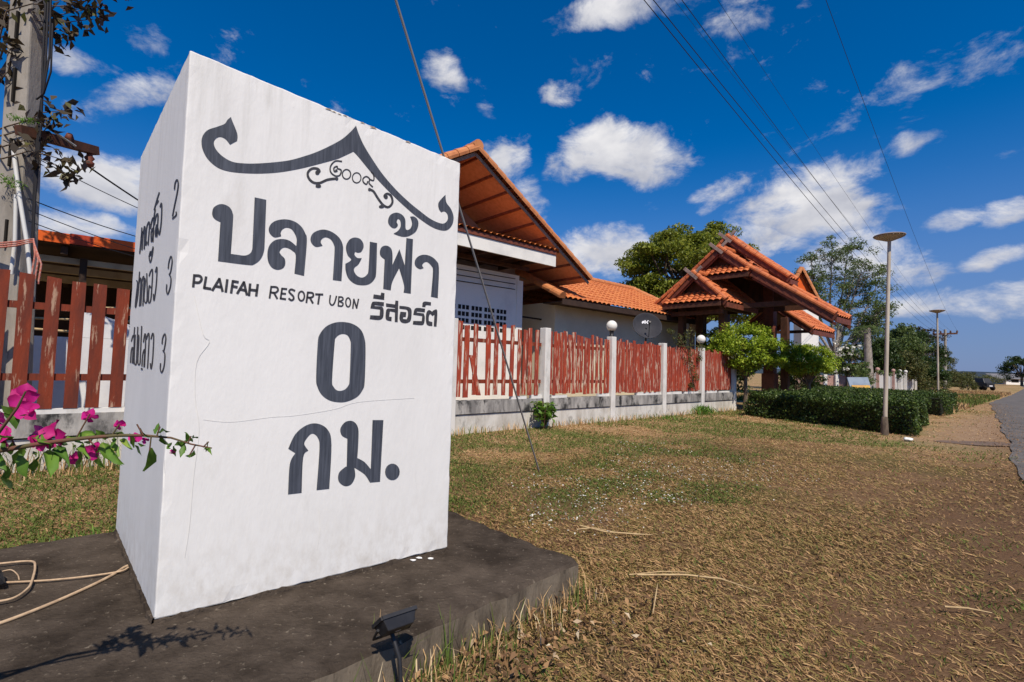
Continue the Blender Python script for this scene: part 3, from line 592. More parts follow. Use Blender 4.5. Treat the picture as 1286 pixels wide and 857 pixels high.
for P_ in ([(425, 178), (432, 115), (452, 85), (462, 130), (450, 220), (425, 340), (406, 440)], [(405, 465), (440, 432), (442, 400)], [(84, 805), (100, 640), (105, 555)], [(98, 650), (116, 590), (106, 770)], [(118, 610), (135, 540), (128, 762)], [(152, 690), (142, 722), (152, 560), (172, 500), (180, 530), (166, 722)],
           [(198, 690), (197, 600), (217, 560), (210, 680)], [(190, 560), (205, 480), (222, 470), (213, 690)], [(222, 470), (236, 370)], [(240, 640), (237, 590), (254, 520), (250, 640)], [(228, 520), (245, 440), (264, 430), (252, 640)], [(264, 560), (276, 622), (295, 500), (300, 318), (284, 350)], [(226, 380), (252, 285), (276, 210)], [(245, 325), (268, 290)], [(176, 835), (196, 785), (192, 830), (216, 748)]): sdx.stroke(P_, 13, zI)
sdx.mb.build('distance_lettering', M['ink_small'], sg); sdx = Face(c, nS)
for P_ in ([(572, 275), (582, 190), (608, 120), (622, 185), (604, 310), (585, 352)], [(585, 352), (606, 395), (600, 500), (566, 600), (550, 550), (554, 480)], [(170, 430), (182, 470), (155, 720), (160, 762), (188, 600), (208, 320)], [(200, 460), (215, 400), (226, 440), (206, 750)], [(222, 745), (240, 480), (236, 450), (255, 380), (264, 420), (250, 745)],
           [(270, 400), (282, 430), (264, 640), (284, 712), (304, 650), (300, 340)], [(330, 370), (350, 310), (374, 310), (352, 660), (320, 695), (330, 500), (352, 520)], [(384, 600), (392, 682), (420, 480), (430, 258), (408, 320)], [(345, 60), (330, 130), (345, 200), (372, 90), (380, 0)]): sdx.stroke(P_, 15, zJ)
sdx.mb.build('distance_lettering', M['ink_small'], sg); sdx = Face(c, nS)
for P_ in ([(545, 372), (552, 300), (580, 245), (592, 310), (572, 440), (556, 462)], [(556, 462), (580, 505), (570, 650), (540, 735), (522, 690), (526, 620)], [(143, 610), (155, 450), (176, 430), (166, 615)], [(155, 340), (175, 270), (190, 310), (182, 622)], [(186, 290), (196, 165)], [(205, 260), (200, 330), (190, 590), (214, 632), (224, 500), (236, 160)],
           [(246, 260), (250, 310), (236, 600), (262, 625), (270, 500), (286, 150)], [(288, 655), (300, 500), (325, 450), (314, 662)], [(308, 350), (325, 250), (337, 300), (320, 662)], [(346, 310), (370, 240), (380, 300), (360, 682)], [(404, 310), (425, 240), (438, 290), (425, 560), (405, 690), (396, 620)]): sdx.stroke(P_, 15, zK)
sdx.disc(288, 690, 13, zK)
sdx.mb.build('distance_lettering', M['ink_small'], sg)
ck = Face(c, nF); z1 = (0, 0, 1.)
ck.stroke([(244, 372), (255, 420), (263, 430), (247, 455), (245, 500), (250, 540), (243, 600), (238, 660), (232, 700)], .7, z1); ck.stroke([(255, 527), (290, 530), (340, 524), (370, 522), (420, 514), (450, 505), (520, 500)], .4, z1); ck.stroke([(400, 640), (402, 665), (398, 690)], .4, z1)
ck.mb.build('crack', M['crack'], sg)

# paint flakes fallen at the marker's foot
for i, (px, py) in enumerate(((519, 704), (527, 701), (541, 702))):
    p = at_z(px, py, zp+.006); f = MB(); a0 = random.uniform(0, 3)
    f.prism([p+np.array([math.cos(a0+a)*.019*random.uniform(.6, 1.3), math.sin(a0+a)*.010*random.uniform(.7, 1.3), 0]) for a in (0, 1, 2, 3.1, 4.2, 5.2)], (0, 0, .004))
    props(f.build('paint_flake', M['chip']), 'small white paint flake fallen on the slab at the foot of the white block', 'paint flake', 'paint flakes at the foot of the marker')

# floodlights and cords on the slab
def floodlight(base, head, facing, tilt, size, label):
    t = thing('floodlight', base, label, 'floodlight', 'black floodlights aimed at the marker')
    f = np.array([math.cos(facing)*math.cos(tilt), math.sin(facing)*math.cos(tilt), math.sin(tilt)]); s_ = np.array([-math.sin(facing), math.cos(facing), 0]); u = np.cross(f, s_); wd, ht, dp = size; h_ = np.asarray(head)
    b = MB(); fr = [h_+f*dp*.5+s_*a*wd/2+u*b_*ht/2 for a, b_ in ((-1, -1), (1, -1), (1, 1), (-1, 1))]; bkp = [h_-f*dp*.5+s_*a*wd*.38+u*b_*ht*.36 for a, b_ in ((-1, -1), (1, -1), (1, 1), (-1, 1))]
    b.hexa(bkp+fr); b.build('housing', M['black'], t, bevel=.004)
    b = MB()
    for k in range(4): b.bar(fr[k]+f*.004, fr[(k+1) % 4]+f*.004, .012, .014, up=f)
    b.build('bezel', M['black'], t)
    b = MB(); b.add([h_+f*(dp*.5+.003)+s_*a*wd*.45+u*b_*ht*.44 for a, b_ in ((-1, -1), (1, -1), (1, 1), (-1, 1))], [(0, 1, 2, 3)]); b.build('lens', M['glass'], t)
    b = MB(); j = h_-f*dp*.3-u*ht*.45
    b.tube([h_-s_*wd*.54, h_-s_*wd*.54-u*ht*.62-f*dp*.3, h_+s_*wd*.54-u*ht*.62-f*dp*.3, h_+s_*wd*.54], .006, 6); b.build('bracket', M['black'], t)
    b = MB(); b.tube([np.asarray(base)-ZD*.05, np.asarray(base)+(h_-np.asarray(base))*.6, h_-u*ht*.6-f*dp*.3], [.009, .009, .009], 8); b.build('stake', M['black'], t)
    b = MB(); q = h_-f*(dp*.5+.002); b.add([q-s_*.012-u*.005, q+s_*.012-u*.005, q+s_*.012+u*.005, q-s_*.012+u*.005], [(0, 1, 2, 3)]); b.build('maker_plate', M['logo'], t)
    return t
hd = at_y(498, 784, 2.02); bs = at_z(520, 842, 0.0); bs = np.array([hd[0]+.045, hd[1]-.02, 0.])
floodlight(bs, hd, math.radians(130), math.radians(50), (.145, .10, .045), 'black floodlight on a stake in the grass before the slab')
hd2 = at_z(-16, 722, zp+.07); floodlight((hd2[0], hd2[1], zp), hd2, math.radians(48), math.radians(30), (.16, .11, .05), 'black floodlight cut off by the left border beside the loose cords')
def cord(pxs, rad, name, label, z=zp+.008, group='cords lying on the slab'):
    b = MB(); P3 = [at_z(x, y, z) for x, y in pxs]; Q = []
    for i in range(len(P3)-1):
        p0, p1, p2, p3 = P3[max(i-1, 0)], P3[i], P3[i+1], P3[min(i+2, len(P3)-1)]
        for k in range(6):
            t = k/6; Q.append(.5*((2*p1)+(-p0+p2)*t+(2*p0-5*p1+4*p2-p3)*t*t+(-p0+3*p1-3*p2+p3)*t**3))
    Q.append(P3[-1]); b.tube(Q, rad, 7); return props(b.build(name, M['cord']), label, 'cord', group)
cord([(-60, 800), (0, 783), (60, 760), (110, 738), (140, 723), (154, 714), (160, 711)], .008, 'cord', 'thick cream cord running across the slab to the white block')
cord([(-20, 735), (4, 732), (60, 729), (110, 724), (150, 718), (161, 713)], .005, 'cord', 'thin straight cream cord meeting the thick one at the white block', zp+.014)
cord([(-20, 710), (0, 708), (38, 705), (44, 712), (40, 730), (34, 740), (15, 752), (-20, 758)], .0055, 'cord', 'bent loop of cream cord beside the black floodlight', zp+.022)
cord([(2, 718), (14, 716), (22, 722), (24, 728)], .003, 'cord', 'frayed short end of thin cord inside the bent loop', zp+.006)

# ---------------------------------------------------------------- fence along the plot
fe = thing('picket_fence', L(3, 0, 0), 'peeling red board fence with white posts on a stained low wall', 'fence')
b = MB(); b.sbox(-9, 12.2, -.09, .07, -.1, .36); b.build('plinth_wall', M['plinthwhite'], fe)
b = MB(); b.sbox(-9, 12.2, -.12, .10, .38, .64); b.build('plinth_beam', M['plinthgrey'], fe)
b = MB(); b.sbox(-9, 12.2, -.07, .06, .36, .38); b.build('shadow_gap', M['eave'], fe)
b = MB()
for s0 in np.arange(-7.4, 12, 2.5):
    x = s0+.15
    while x < s0+2.3:
        ln = random.uniform(.4, 1.2); 
        if random.random() < .75: b.sbox(x, min(x+ln, s0+2.36), -.035, .045, .64, .71+random.uniform(-.02, .01))
        x += ln+random.uniform(.02, .2)
b.build('bottom_batten', M['postwhite'], fe)
posts = [-7.5, -5.0, -2.5, -.12, 2.5, 5.0, 7.5, 9.84, 12.2]; ptop = [2.2, 2.2, 2.25, 2.25, 2.25, 2.2, 2.16, 2.12, 2.09]
for s0, zt in zip(posts, ptop):
    b = MB(); b.sbox(s0-.09, s0+.09, -.06, .13, -.1, zt); b.build('post', M['postwhite'], fe, bevel=.012)
def board(mb, s0, wd, z0, z1, t0=.03, lean=0., lean_t=0.):
    p = L(s0, t0, z0); q = L(s0+lean, t0+lean_t, z1); k = random.uniform(-.02, .02)
    mb.hexa([p, p+FD*wd, p+FD*wd+ND*.022, p+ND*.022, q, q+FD*wd+ZD*k, q+FD*wd+ND*.022+ZD*k, q+ND*.022])
for i in range(3, 8):
    s0, s1 = posts[i]+.11, posts[i+1]-.11; b = MB(); x = s0; dense = i >= 5
    gap = .075 if i == 3 else .05 if i == 4 else .022
    while x < s1-.05:
        wd = random.uniform(.085, .125); wd = min(wd, s1-x); za = ptop[i]*(1-(x-s0)/2.4)+ptop[i+1]*(x-s0)/2.4
        if not (i == 3 and .45 < x-s0 < .62): board(b, x, wd, .72+random.uniform(-.02, .03), za-.06+random.uniform(-.06, .05), lean=random.uniform(-.025, .025), t0=.03+random.uniform(0, .012))
        x += wd+gap*random.uniform(.4, 1.7)
    b.build('board_panel', M['board'], fe)
    b = MB(); b.sbox(s0, s1, -.02, .025, .98, 1.06); b.sbox(s0, s1, -.02, .025, 1.82, 1.90); b.build('rail', M['board_dark'], fe)
b = MB(); board(b, .52, .1, .74, 1.55, t0=.055, lean=-.22); lb = b.build('leaning_board', M['board'], fe)
# left run beyond the marker: wide flat boards with gaps
b = MB()
for k, px in enumerate((-60, -22, 13, 47, 80, 107, 136, 160, 185)):
    sc = s_on(px+6, 420, .0); zt = 2.42-.012*k if k != 5 else 2.36
    if px < 40: zt = 2.42
    board(b, sc, .128, .70, zt-.14+random.uniform(-.015, .015), t0=.03, lean=random.uniform(-.01, .02))
b.build('board_panel', M['board_dark'], fe)
b = MB(); b.sbox(-7.4, -2.6, -.02, .025, 1.03, 1.11); b.sbox(-7.4, -2.6, -.02, .025, 1.86, 1.94); b.build('rail', M['board_dark'], fe)

for k, (s0, zt, lab) in enumerate(((5.0, 2.2, 'white globe lamp on the fence post left of the satellite dish'), (9.84, 2.12, 'white globe lamp on the fence post by the creeper'))):
    t = thing('globe_lamp', L(s0, .03, zt), lab, 'lamp', 'globe lamps on the fence posts')
    b = MB(); b.lathe(L(s0, .03, zt), [(0, 0), (.07, 0), (.075, .03), (.05, .05), (.055, .14), (.075, .16), (.0, .161)], 14); b.build('holder', M['black'], t)
    b = MB(); b.ball(L(s0, .03, zt+.29), .145, 20); b.build('globe', M['globe'], t)

# satellite dish
dc = on_t(812, 411, -.5); t = thing('satellite_dish', dc*np.array([1, 1, 0]), 'dark grey satellite dish with white logo behind the red fence', 'satellite dish')
ax = (CAM-dc)*np.array([1, 1, 0]); ax = ax/np.linalg.norm(ax)*.9+ND*.35+ZD*.55; ax /= np.linalg.norm(ax)
b = MB(); pr = [(.43*k/8, .16*(k/8)**2) for k in range(1, 9)]
b.lathe(dc-ax*.06, [(0.001, 0)]+pr+[(.445, .165), (.445, .15)]+[(r0, z0-.012) for r0, z0 in pr[::-1]]+[(.001, -.012)], 32, ax); b.build('reflector', M['dishmat'], t)
b = MB(); ux = np.cross(ZD, ax); ux /= np.linalg.norm(ux); uy = np.cross(ax, ux)
foc = dc+ax*.34-uy*.05
b.tube([dc-uy*.40+ax*.09, foc], .012, 6); b.tube([foc-ax*.05, foc+ax*.06], .03, 8); b.build('feed_arm', M['black'], t)
b = MB(); b.tube([dc*np.array([1, 1, 0])-ax*np.array([1, 1, 0])*.12, dc-ax*.12-uy*.1, dc-ax*.05], .025, 8); b.build('mast', M['black'], t)
b = MB()
def lg(pts): b.add([dc+ux*x+uy*y+ax*(.16*((x*x+y*y)/.1849)-.06+.012) for x, y in pts], [tuple(range(len(pts)))])
lg([(-.13, .15), (-.10, .13), (-.05, .17), (-.05, .22), (-.09, .22), (-.12, .19)]); lg([(-.045, .14), (-.005, .14), (.0, .24), (-.04, .24)]); lg([(-.0, .18), (.06, .24), (.10, .24), (.03, .17)]); lg([(.0, .19), (.03, .2), (.09, .14), (.05, .13)])
b.build('logo', M['logo'], t)

# ---------------------------------------------------------------- the white gabled house
G = dict(t=-2.0, s=1.84, z=6.85, er=6.45, ez=4.12)      # gable end: apex and right eave
ho = thing('gabled_house', L(1.8, -6, 0), 'white house with an orange tiled gable roof behind the fence', 'house')
sl_ = (G['z']-G['ez'])/(G['er']-G['s'])
el = G['s']-(G['er']-G['s'])
b = MB(); roof(b, L(G['er'], G['t'], G['ez']), -ND*8, L(G['s'], 0, G['z'])-L(G['er'], 0, G['ez'])); roof(b, L(el, G['t'], G['ez']), -ND*8, L(G['s'], 0, G['z'])-L(el, 0, G['ez'])); rf = b.build('roof', M['tile'], ho)
b = MB()
for e0 in (G['er'], el):
    p, q = L(e0, G['t'], G['ez']), L(G['s'], G['t'], G['z']); dn = np.cross(q-p, ND); dn /= np.linalg.norm(dn); dn = dn if dn[2] < 0 else -dn
    b.prism([p+dn*.03, q+dn*.03, q+dn*.055, p+dn*.055], -ND*7.9)
b.build('roof_lining', M['tile_under'], rf)
b = MB(); a_, e_ = L(G['s'], G['t']+.03, G['z']+.06), L(G['er'], G['t']+.03, G['ez']+.06); caps(b, e_, a_, .13, .36); caps(b, L(el, G['t']+.03, G['ez']+.06), a_, .13, .36); caps(b, a_+ND*.12+ZD*.05, a_-ND*7.8+ZD*.05, .14)
b.build('cap_tiles', M['tile_pale'], rf)
for e0 in (G['er'], el):
    for k in range(9):
        b = MB()
        f = .06+k*.115; p = L(e0+(G['s']-e0)*f, 0, G['ez']+(G['z']-G['ez'])*f-.12)
        b.box(p+ND*(G['t']-.06)-FD*.025, FD*.05, -ND*3.2, ZD*.07); b.build('purlin', M['purlin'], rf)
b = MB()
for e0 in (G['er'], el): b.bar(L(e0, G['t']+.01, G['ez']-.08), L(G['s'], G['t']+.01, G['z']-.08), .03, .09)
b.build('barge_board', M['greywood'], rf)
b = MB(); gw = -4.0
b.prism([L(el+.6, gw, 4.3), L(G['er']-.6, gw, 4.3), L(G['s'], gw, G['z']-.2)], -ND*.15); b.build('gable_wall', mat('weathered_pink_gable', (.38, .29, .24), (.3, .22, .18), scale=3), ho)
b = MB(); wt = -3.0; wr = s_on(655, 380, wt)
b.sbox(-1.6, wr-.12, wt-.15, wt, 0, 4.1); b.sbox(wr-.13, wr, wt-6, wt-.152, 0, 4.1); b.build('wall', M['white'], ho)
b = MB(); b.sbox(wr-.22, wr+.02, wt-.2, wt+.025, 0, 3.95); b.build('corner_pilaster', M['white'], ho)
# projecting canopy under the gable, white fascia, tiled edge
fr_ = s_on(698, 330, -1.8)
b = MB(); b.sbox(-2.2, fr_, -1.84, -1.8, 4.27, 4.60); b.build('canopy_fascia', M['white'], ho)
b = MB(); b.sbox(-2.2, fr_-.02, -4.0, -1.85, 4.50, 4.55); b.build('canopy_deck', M['dkwood'], ho)
b = MB(); roof(b, L(fr_+.05, -1.72, 4.71), -FD*(fr_+2.2), -ND*2.1+ZD*.45, wave=.2); b.build('canopy_tiles', M['tile'], ho)
b = MB(); b.sbox(-2.2, fr_-.01, -1.83, -1.77, 4.61, 4.72); b.build('tile_batten', M['redwood'], ho)
b = MB()
b.sbox(-2.2, fr_-.1, -2.9, -2.8, 4.25, 4.36); b.build('canopy_beam', M['dkwood'], ho)
for s0 in np.arange(-2, fr_, .9): b = MB(); b.sbox(s0, s0+.06, -3.9, -1.86, 4.37, 4.49); b.build('canopy_joist', M['dkwood'], ho)
b = MB()
for z0 in (3.98, 3.82, 3.66): b.tube([L(-2, -2.985, z0+.05), L(1.5, -2.985, z0-.03), L(wr-.3, -2.985, z0)], .012, 5)
b.build('wall_cable', M['wire'], ho)
p0 = st(on_t(574, 380, wt)); p1 = st(on_t(637, 405, wt))
for gcol in range(5):
    b = MB(); cell = (p1[0]-p0[0])/4.0
    for i in range(3):
        for j in range(4):
            x0 = p0[0]-.42+gcol*cell+i*cell*.29; z0 = p1[2]-.32+j*.185; b.sbox(x0, x0+cell*.22, wt-.02, wt+.004, z0, z0+.12)
    b.build('vent_block', M['hole'], ho)

# long low annex
an = thing('low_annex', L(9.5, -5, 0), 'long low cream building with orange tiled roof behind the dish', 'house')
wa = -2.75; a0 = s_on(697, 395, wa); a1 = s_on(865, 425, wa)
ze, zr, tr_ = 3.42, 0, -5.2; rp = st(on_t(742, 354, tr_)); zr = rp[2]; s_l = s_on(706, 372, -2.0); s_r = s_on(877, 402, -2.0)
b = MB(); b.sbox(a0, a1, wa-.15, wa, 0, ze+.02); b.sbox(a0, a0+.15, wa-4.6, wa-.152, 0, ze+.02); b.sbox(a1-.15, a1, wa-4.6, wa-.152, 0, ze+.02); b.sbox(a0, a1, wa-4.8, wa-4.61, 0, ze+.02); b.build('wall', M['shade_wall'], an)
b = MB(); pe_, pr_ = L(s_l, -2.0, ze+.02), L(s_r, -2.0, ze+.02)
roof(b, pe_, pr_-pe_, L(s_l, tr_, zr)-L(s_l, -2.0, ze+.02)); roof(b, L(s_l, 2*tr_+2.0, ze), pr_-pe_, L(s_l, tr_, zr)-L(s_l, 2*tr_+2., ze)); rf = b.build('roof', M['tile'], an)
b = MB(); caps(b, pe_+ND*.02+ZD*.05, L(s_l, tr_, zr+.06), .13); caps(b, L(s_r, -2., ze+.06), L(s_r, tr_, zr+.06), .12); caps(b, L(s_l, tr_, zr+.06), L(s_r, tr_, zr+.06), .13); b.build('cap_tiles', M['tile_pale'], rf)
b = MB(); b.sbox(s_l+.05, s_r-.05, -2.06, -2.02, ze-.16, ze+.035); b.sbox(s_l+.05, s_r-.05, wa-.1, -2.07, ze-.09, ze-.05); b.build('eave_board', M['eave'], rf)
b = MB(); b.tube([L(a0-.01, wa-.6, 2.9), L(a0-1.2, wa-.6, 2.92)], .03, 6); b.build('drain_pipe', M['wire'], an)

# ---------------------------------------------------------------- carport at the left and the low white wall
cp = thing('carport', L(-6, -5, 0), 'open carport with orange fascia behind the left fence boards', 'carport')
b = MB(); sa, sb = -7.6, -3.0; zf = 3.30
for k, (x0, x1, mt) in enumerate(((38, 88, 'orange'), (88, 118, 'orange_dk'), (118, 190, 'orange'))):
    f = MB(); u0, u1 = s_on(x0, 298, -3), s_on(x1, 298, -3); z0 = 3.17+.012*k
    f.sbox(u0 if k else sa, u1 if k < 2 else .5, -3.03, -3.0, z0, z0+.17); o = f.build('fascia', M[mt], cp)
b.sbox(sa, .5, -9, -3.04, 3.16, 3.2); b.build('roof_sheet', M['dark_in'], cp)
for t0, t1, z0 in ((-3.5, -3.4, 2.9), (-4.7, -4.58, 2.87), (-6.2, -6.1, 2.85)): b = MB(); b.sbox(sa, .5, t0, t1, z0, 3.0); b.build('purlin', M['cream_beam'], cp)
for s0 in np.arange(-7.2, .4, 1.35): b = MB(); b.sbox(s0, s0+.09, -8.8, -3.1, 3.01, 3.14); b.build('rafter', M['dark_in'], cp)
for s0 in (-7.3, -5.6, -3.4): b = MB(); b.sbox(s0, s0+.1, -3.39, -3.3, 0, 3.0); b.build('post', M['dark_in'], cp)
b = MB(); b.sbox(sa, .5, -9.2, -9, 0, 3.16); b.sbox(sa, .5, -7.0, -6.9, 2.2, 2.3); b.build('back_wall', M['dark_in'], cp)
b = MB(); b.sbox(-9, -2.8, -1.3, -1.18, 0, 1.58); b.prism([L(-5.65, -1.3, 1.583), L(-4.6, -1.3, 1.583), L(-4.95, -1.3, 1.78), L(-5.65, -1.3, 2.02)], ND*.12)
props(b.build('garden_wall', mat('white_garden_wall', (.74, .74, .74), (.64, .64, .66), scale=2)), 'low white wall with a sloping top behind the left fence boards', 'wall')
for k, (sx, h_, lab) in enumerate(((-5.35, 2.05, 'orange bamboo pole leaning flat under the carport'),)):
    b = MB(); b.tube([L(-6.2, -1.9, 1.98), L(-5.0, -2.0, 2.1), L(-3.6, -2.1, 2.16)], .025, 7); b.tube([L(-6.2, -1.95, 1.7), L(-3.6, -2.15, 1.62)], .02, 7); b.tube([L(-6.2, -2, 1.85), L(-3.6, -2.1, 1.95)], .018, 7)
    props(b.build('bamboo_rack', M['straw']), 'rack of pale bamboo rails seen through the left fence gaps', 'rack')

# ---------------------------------------------------------------- gate pavilion
def gable_tier(par, s0, s1, tc, half, zap, zev, apron=True, lmat='tile_red', finial=True, over=.35):
    """gable facing along the fence with ridge along it: two tiled slopes, barge boards, apron, crossed finials"""
    b = MB(); pv = lambda sg_: (L(0, tc, zap)-L(0, tc+sg_*half, zev))
    for sg_ in (1, -1): roof(b, L(s0, tc+sg_*half, zev), FD*(s1-s0), pv(sg_), wave=.26, amp=.03, row=.3)
    rf_ = b.build('roof', M[lmat], par)
    b = MB()
    for sg_ in (1, -1):
        caps(b, L(s0-.02, tc+sg_*half*1.02, zev+.05), L(s0-.02, tc, zap+.07), .10, .34); caps(b, L(s1+.02, tc+sg_*half*1.02, zev+.05), L(s1+.02, tc, zap+.07), .10, .34)
    caps(b, L(s0, tc, zap+.08), L(s1, tc, zap+.08), .11); b.build('cap_tiles', M['tile_red'] if apron else M['tile_pale'], rf_)
    b = MB()
    for sg_ in (1, -1):
        for se, d in ((s0-.05, -1), (s1+.05, 1)):
            b.bar(L(se, tc+sg_*half*1.03, zev-.10), L(se, tc-sg_*.02, zap-.06), .05, .16)
        b.sbox(s0-.02, s1+.02, tc+sg_*half-.02, tc+sg_*half+.03, zev-.2, zev-.02)
        b.bar(L(s0+.02, tc+sg_*half*.98, zev-.06), L(s0+.02, tc, zap-.06), .02, .10)
    b.build('barge_board', M['redwood'], rf_)
    b = MB()
    for sg_ in (1, -1): b.prism([L(s0+.06, tc+sg_*half*.97, zev-.04), L(s0+.06, tc, zap-.04), L(s0+.06, tc, zap-.07), L(s0+.06, tc+sg_*half*.97, zev-.07)], FD*(s1-s0-.12))
    b.build('roof_lining', M['dkwood'], rf_)
    zg = zev+(zap-zev)*.12
    b = MB(); b.prism([L(s0+.3, tc-half*.86, zg), L(s0+.3, tc+half*.86, zg), L(s0+.3, tc, zap-.14)], FD*.06); b.build('gable_panel', M['dkwood'], par)
    if apron:
        b = MB(); roof(b, L(s0-.28, tc-half*.92, zev-.02), ND*half*1.84, L(s0+.28, tc, zev+(zap-zev)*.42)-L(s0-.28, tc, zev), wave=.22, row=.2); b.build('apron_roof', M['tile_red'], par)
        b = MB(); b.box(L(s0-.27, tc-half*.92, zev-.2), FD*.05, ND*half*1.84, ZD*.16); b.build('apron_board', M['dkwood'], par)
    if finial:
        b = MB()
        for sg_ in (1, -1):
            d = L(0, tc-sg_*half, zap+half*.9)-L(0, tc, zap); d /= np.linalg.norm(d); b.bar(L(s0-.08-.03*sg_, tc, zap-.05)-d*.25, L(s0-.08-.03*sg_, tc, zap-.05)+d*.42, .05, .11)
        b.build('crossed_finial', M['greywood'], rf_)
def tier(par, s0, s1, prof, apron=None, finial=True, lmat='tile_red', deep=.17):
    """gable facing along the fence: prof lists (t, z) from the left eave over the apex to the right eave"""
    ap_i = max(range(len(prof)), key=lambda i: prof[i][1]); at_, az = prof[ap_i]; b = MB(); cp_ = MB(); bb_ = MB(); ln_ = MB()
    for i in range(len(prof)-1):
        (ta, za), (tb_, zb) = prof[i], prof[i+1]
        lo_, hi_ = ((ta, za), (tb_, zb)) if za < zb else ((tb_, zb), (ta, za)); edge = lo_ in (prof[0], prof[-1])
        roof(b, L(s0, *lo_), FD*(s1-s0), L(0, *hi_)-L(0, *lo_), wave=.26, amp=.03, row=.3)
        for se in (s0-.02, s1+.02): caps(cp_, L(se, lo_[0], lo_[1]+.06), L(se, hi_[0], hi_[1]+.07), .10, .34)
        for se in (s0-.05, s1+.05):
            bb_.bar(L(se, lo_[0], lo_[1]-.07), L(se, hi_[0], hi_[1]-.07), .05, deep); bb_.bar(L(se+.05, lo_[0], lo_[1]-.07-deep*.75), L(se+.05, hi_[0], hi_[1]-.07-deep*.75), .03, .09)
        if edge: bb_.sbox(s0-.02, s1+.02, lo_[0]-.025, lo_[0]+.03, lo_[1]-.2, lo_[1]-.02)
        ln_.prism([L(s0+.06, lo_[0], lo_[1]-.04), L(s0+.06, *hi_)-ZD*.04, L(s0+.06, *hi_)-ZD*.07, L(s0+.06, lo_[0], lo_[1]-.07)], FD*(s1-s0-.12))
    caps(cp_, L(s0, at_, az+.08), L(s1, at_, az+.08), .11)
    rf_ = b.build('roof', M[lmat], par); cp_.build('cap_tiles', M['tile_red'], rf_); bb_.build('barge_board', M['redwood'], rf_); ln_.build('roof_lining', M['dkwood'], rf_)
    if apron:
        half, zev = apron; b = MB(); b.prism([L(s0+.3, at_-half*.86, zev+.1), L(s0+.3, at_+half*.86, zev+.1), L(s0+.3, at_, az-.14)], FD*.06); b.build('gable_panel', M['dkwood'], par)
        b = MB(); roof(b, L(s0-.28, at_-half*.92, zev-.02), ND*half*1.84, L(s0+.28, at_, zev+(az-zev)*.42)-L(s0-.28, at_, zev), wave=.22, row=.2); b.build('apron_roof', M['tile_red'], par)
        b = MB(); b.box(L(s0-.27, at_-half*.92, zev-.2), FD*.05, ND*half*1.84, ZD*.16); b.build('apron_board', M['dkwood'], par)
    if finial:
        b = MB(); half = prof[-1][0]-at_
        for sg_ in (1, -1):
            d = -ND*sg_*.75+ZD*.66; b.bar(L(s0-.08-.03*sg_, at_, az-.05)-d*.25, L(s0-.08-.03*sg_, at_, az-.05)+d*.42, .05, .11)
        b.build('crossed_finial', M['greywood'], rf_)
gt = thing('gate_pavilion', L(15, -.6, 0), 'tiered Thai wooden gate pavilion with orange tiled roofs beside the fence end', 'gate')
tier(gt, 11.3, 13.9, [(-2.24, 3.86), (-1.02, 4.93), (.20, 3.82)], (1.22, 3.86))
tier(gt, 12.4, 16.2, [(-3.5, 3.85), (-1.83, 5.02), (-.6, 6.0), (.60, 5.04)], (1.28, 4.98), deep=.24)
tier(gt, 12.4, 13.9, [(.63, 5.02), (3.21, 3.23)], deep=.27, finial=False)
tier(gt, 13.6, 14.3, [(-2.2, 5.3), (-.82, 6.69), (.28, 5.76), (1.45, 4.80)])
tier(gt, 16.0, 18.6, [(-1.15, 3.25), (.03, 4.2), (1.47, 3.12)], finial=False)
def scol(px, t0): return s_on(px, 440, t0)
cols = [(scol(967, .35), .35, .19, 4.75, 'redwood'), (scol(986, .9), .9, .13, 3.5, 'dkwood'), (13.2, -1.7, .16, 4.9, 'dkwood'), (16.4, -2.2, .16, 4.4, 'dkwood'), (11.9, -1.8, .12, 3.9, 'dkwood'), (11.9, -.2, .12, 3.85, 'dkwood')]
for s0, t0, hw, zt, mt in cols:
    b = MB(); b.sbox(s0-hw, s0+hw, t0-hw, t0+hw, 0, zt); b.build('column', M[mt], gt, bevel=.02)
b = MB(); s0 = cols[0][0]; b.sbox(s0-.235, s0+.235, .115, .585, 0, 1.35); b.build('pier_base', M['brick'], gt, bevel=.02)
b = MB(); b.prism([L(14.6, -3.2, 3.75), L(14.6, 2.2, 3.75), L(14.6, .58, 4.9), L(14.6, -.6, 5.85), L(14.6, -1.8, 4.9)], FD*.06); b.build('tie_panel', M['dkwood'], gt)
bl_ = [(12.5, 15.3, .28, .42, 4.78, 4.97), (12.5, 15.3, -1.75, -1.6, 4.6, 4.8), (12.6, 12.74, -3.2, 2.6, 3.70, 3.88), (11.4, 13.8, -2.1, -1.98, 3.6, 3.8), (11.4, 13.8, -.1, .02, 3.58, 3.76), (11.4, 11.5, -2.1, .02, 3.42, 3.57), (16.1, 18.4, 1.1, 1.2, 3.15, 3.28), (16.1, 16.2, -1., 1.3, 3.0, 3.12)]
for q in bl_: b = MB(); b.sbox(*q); b.build('beam', M['dkwood'], gt)

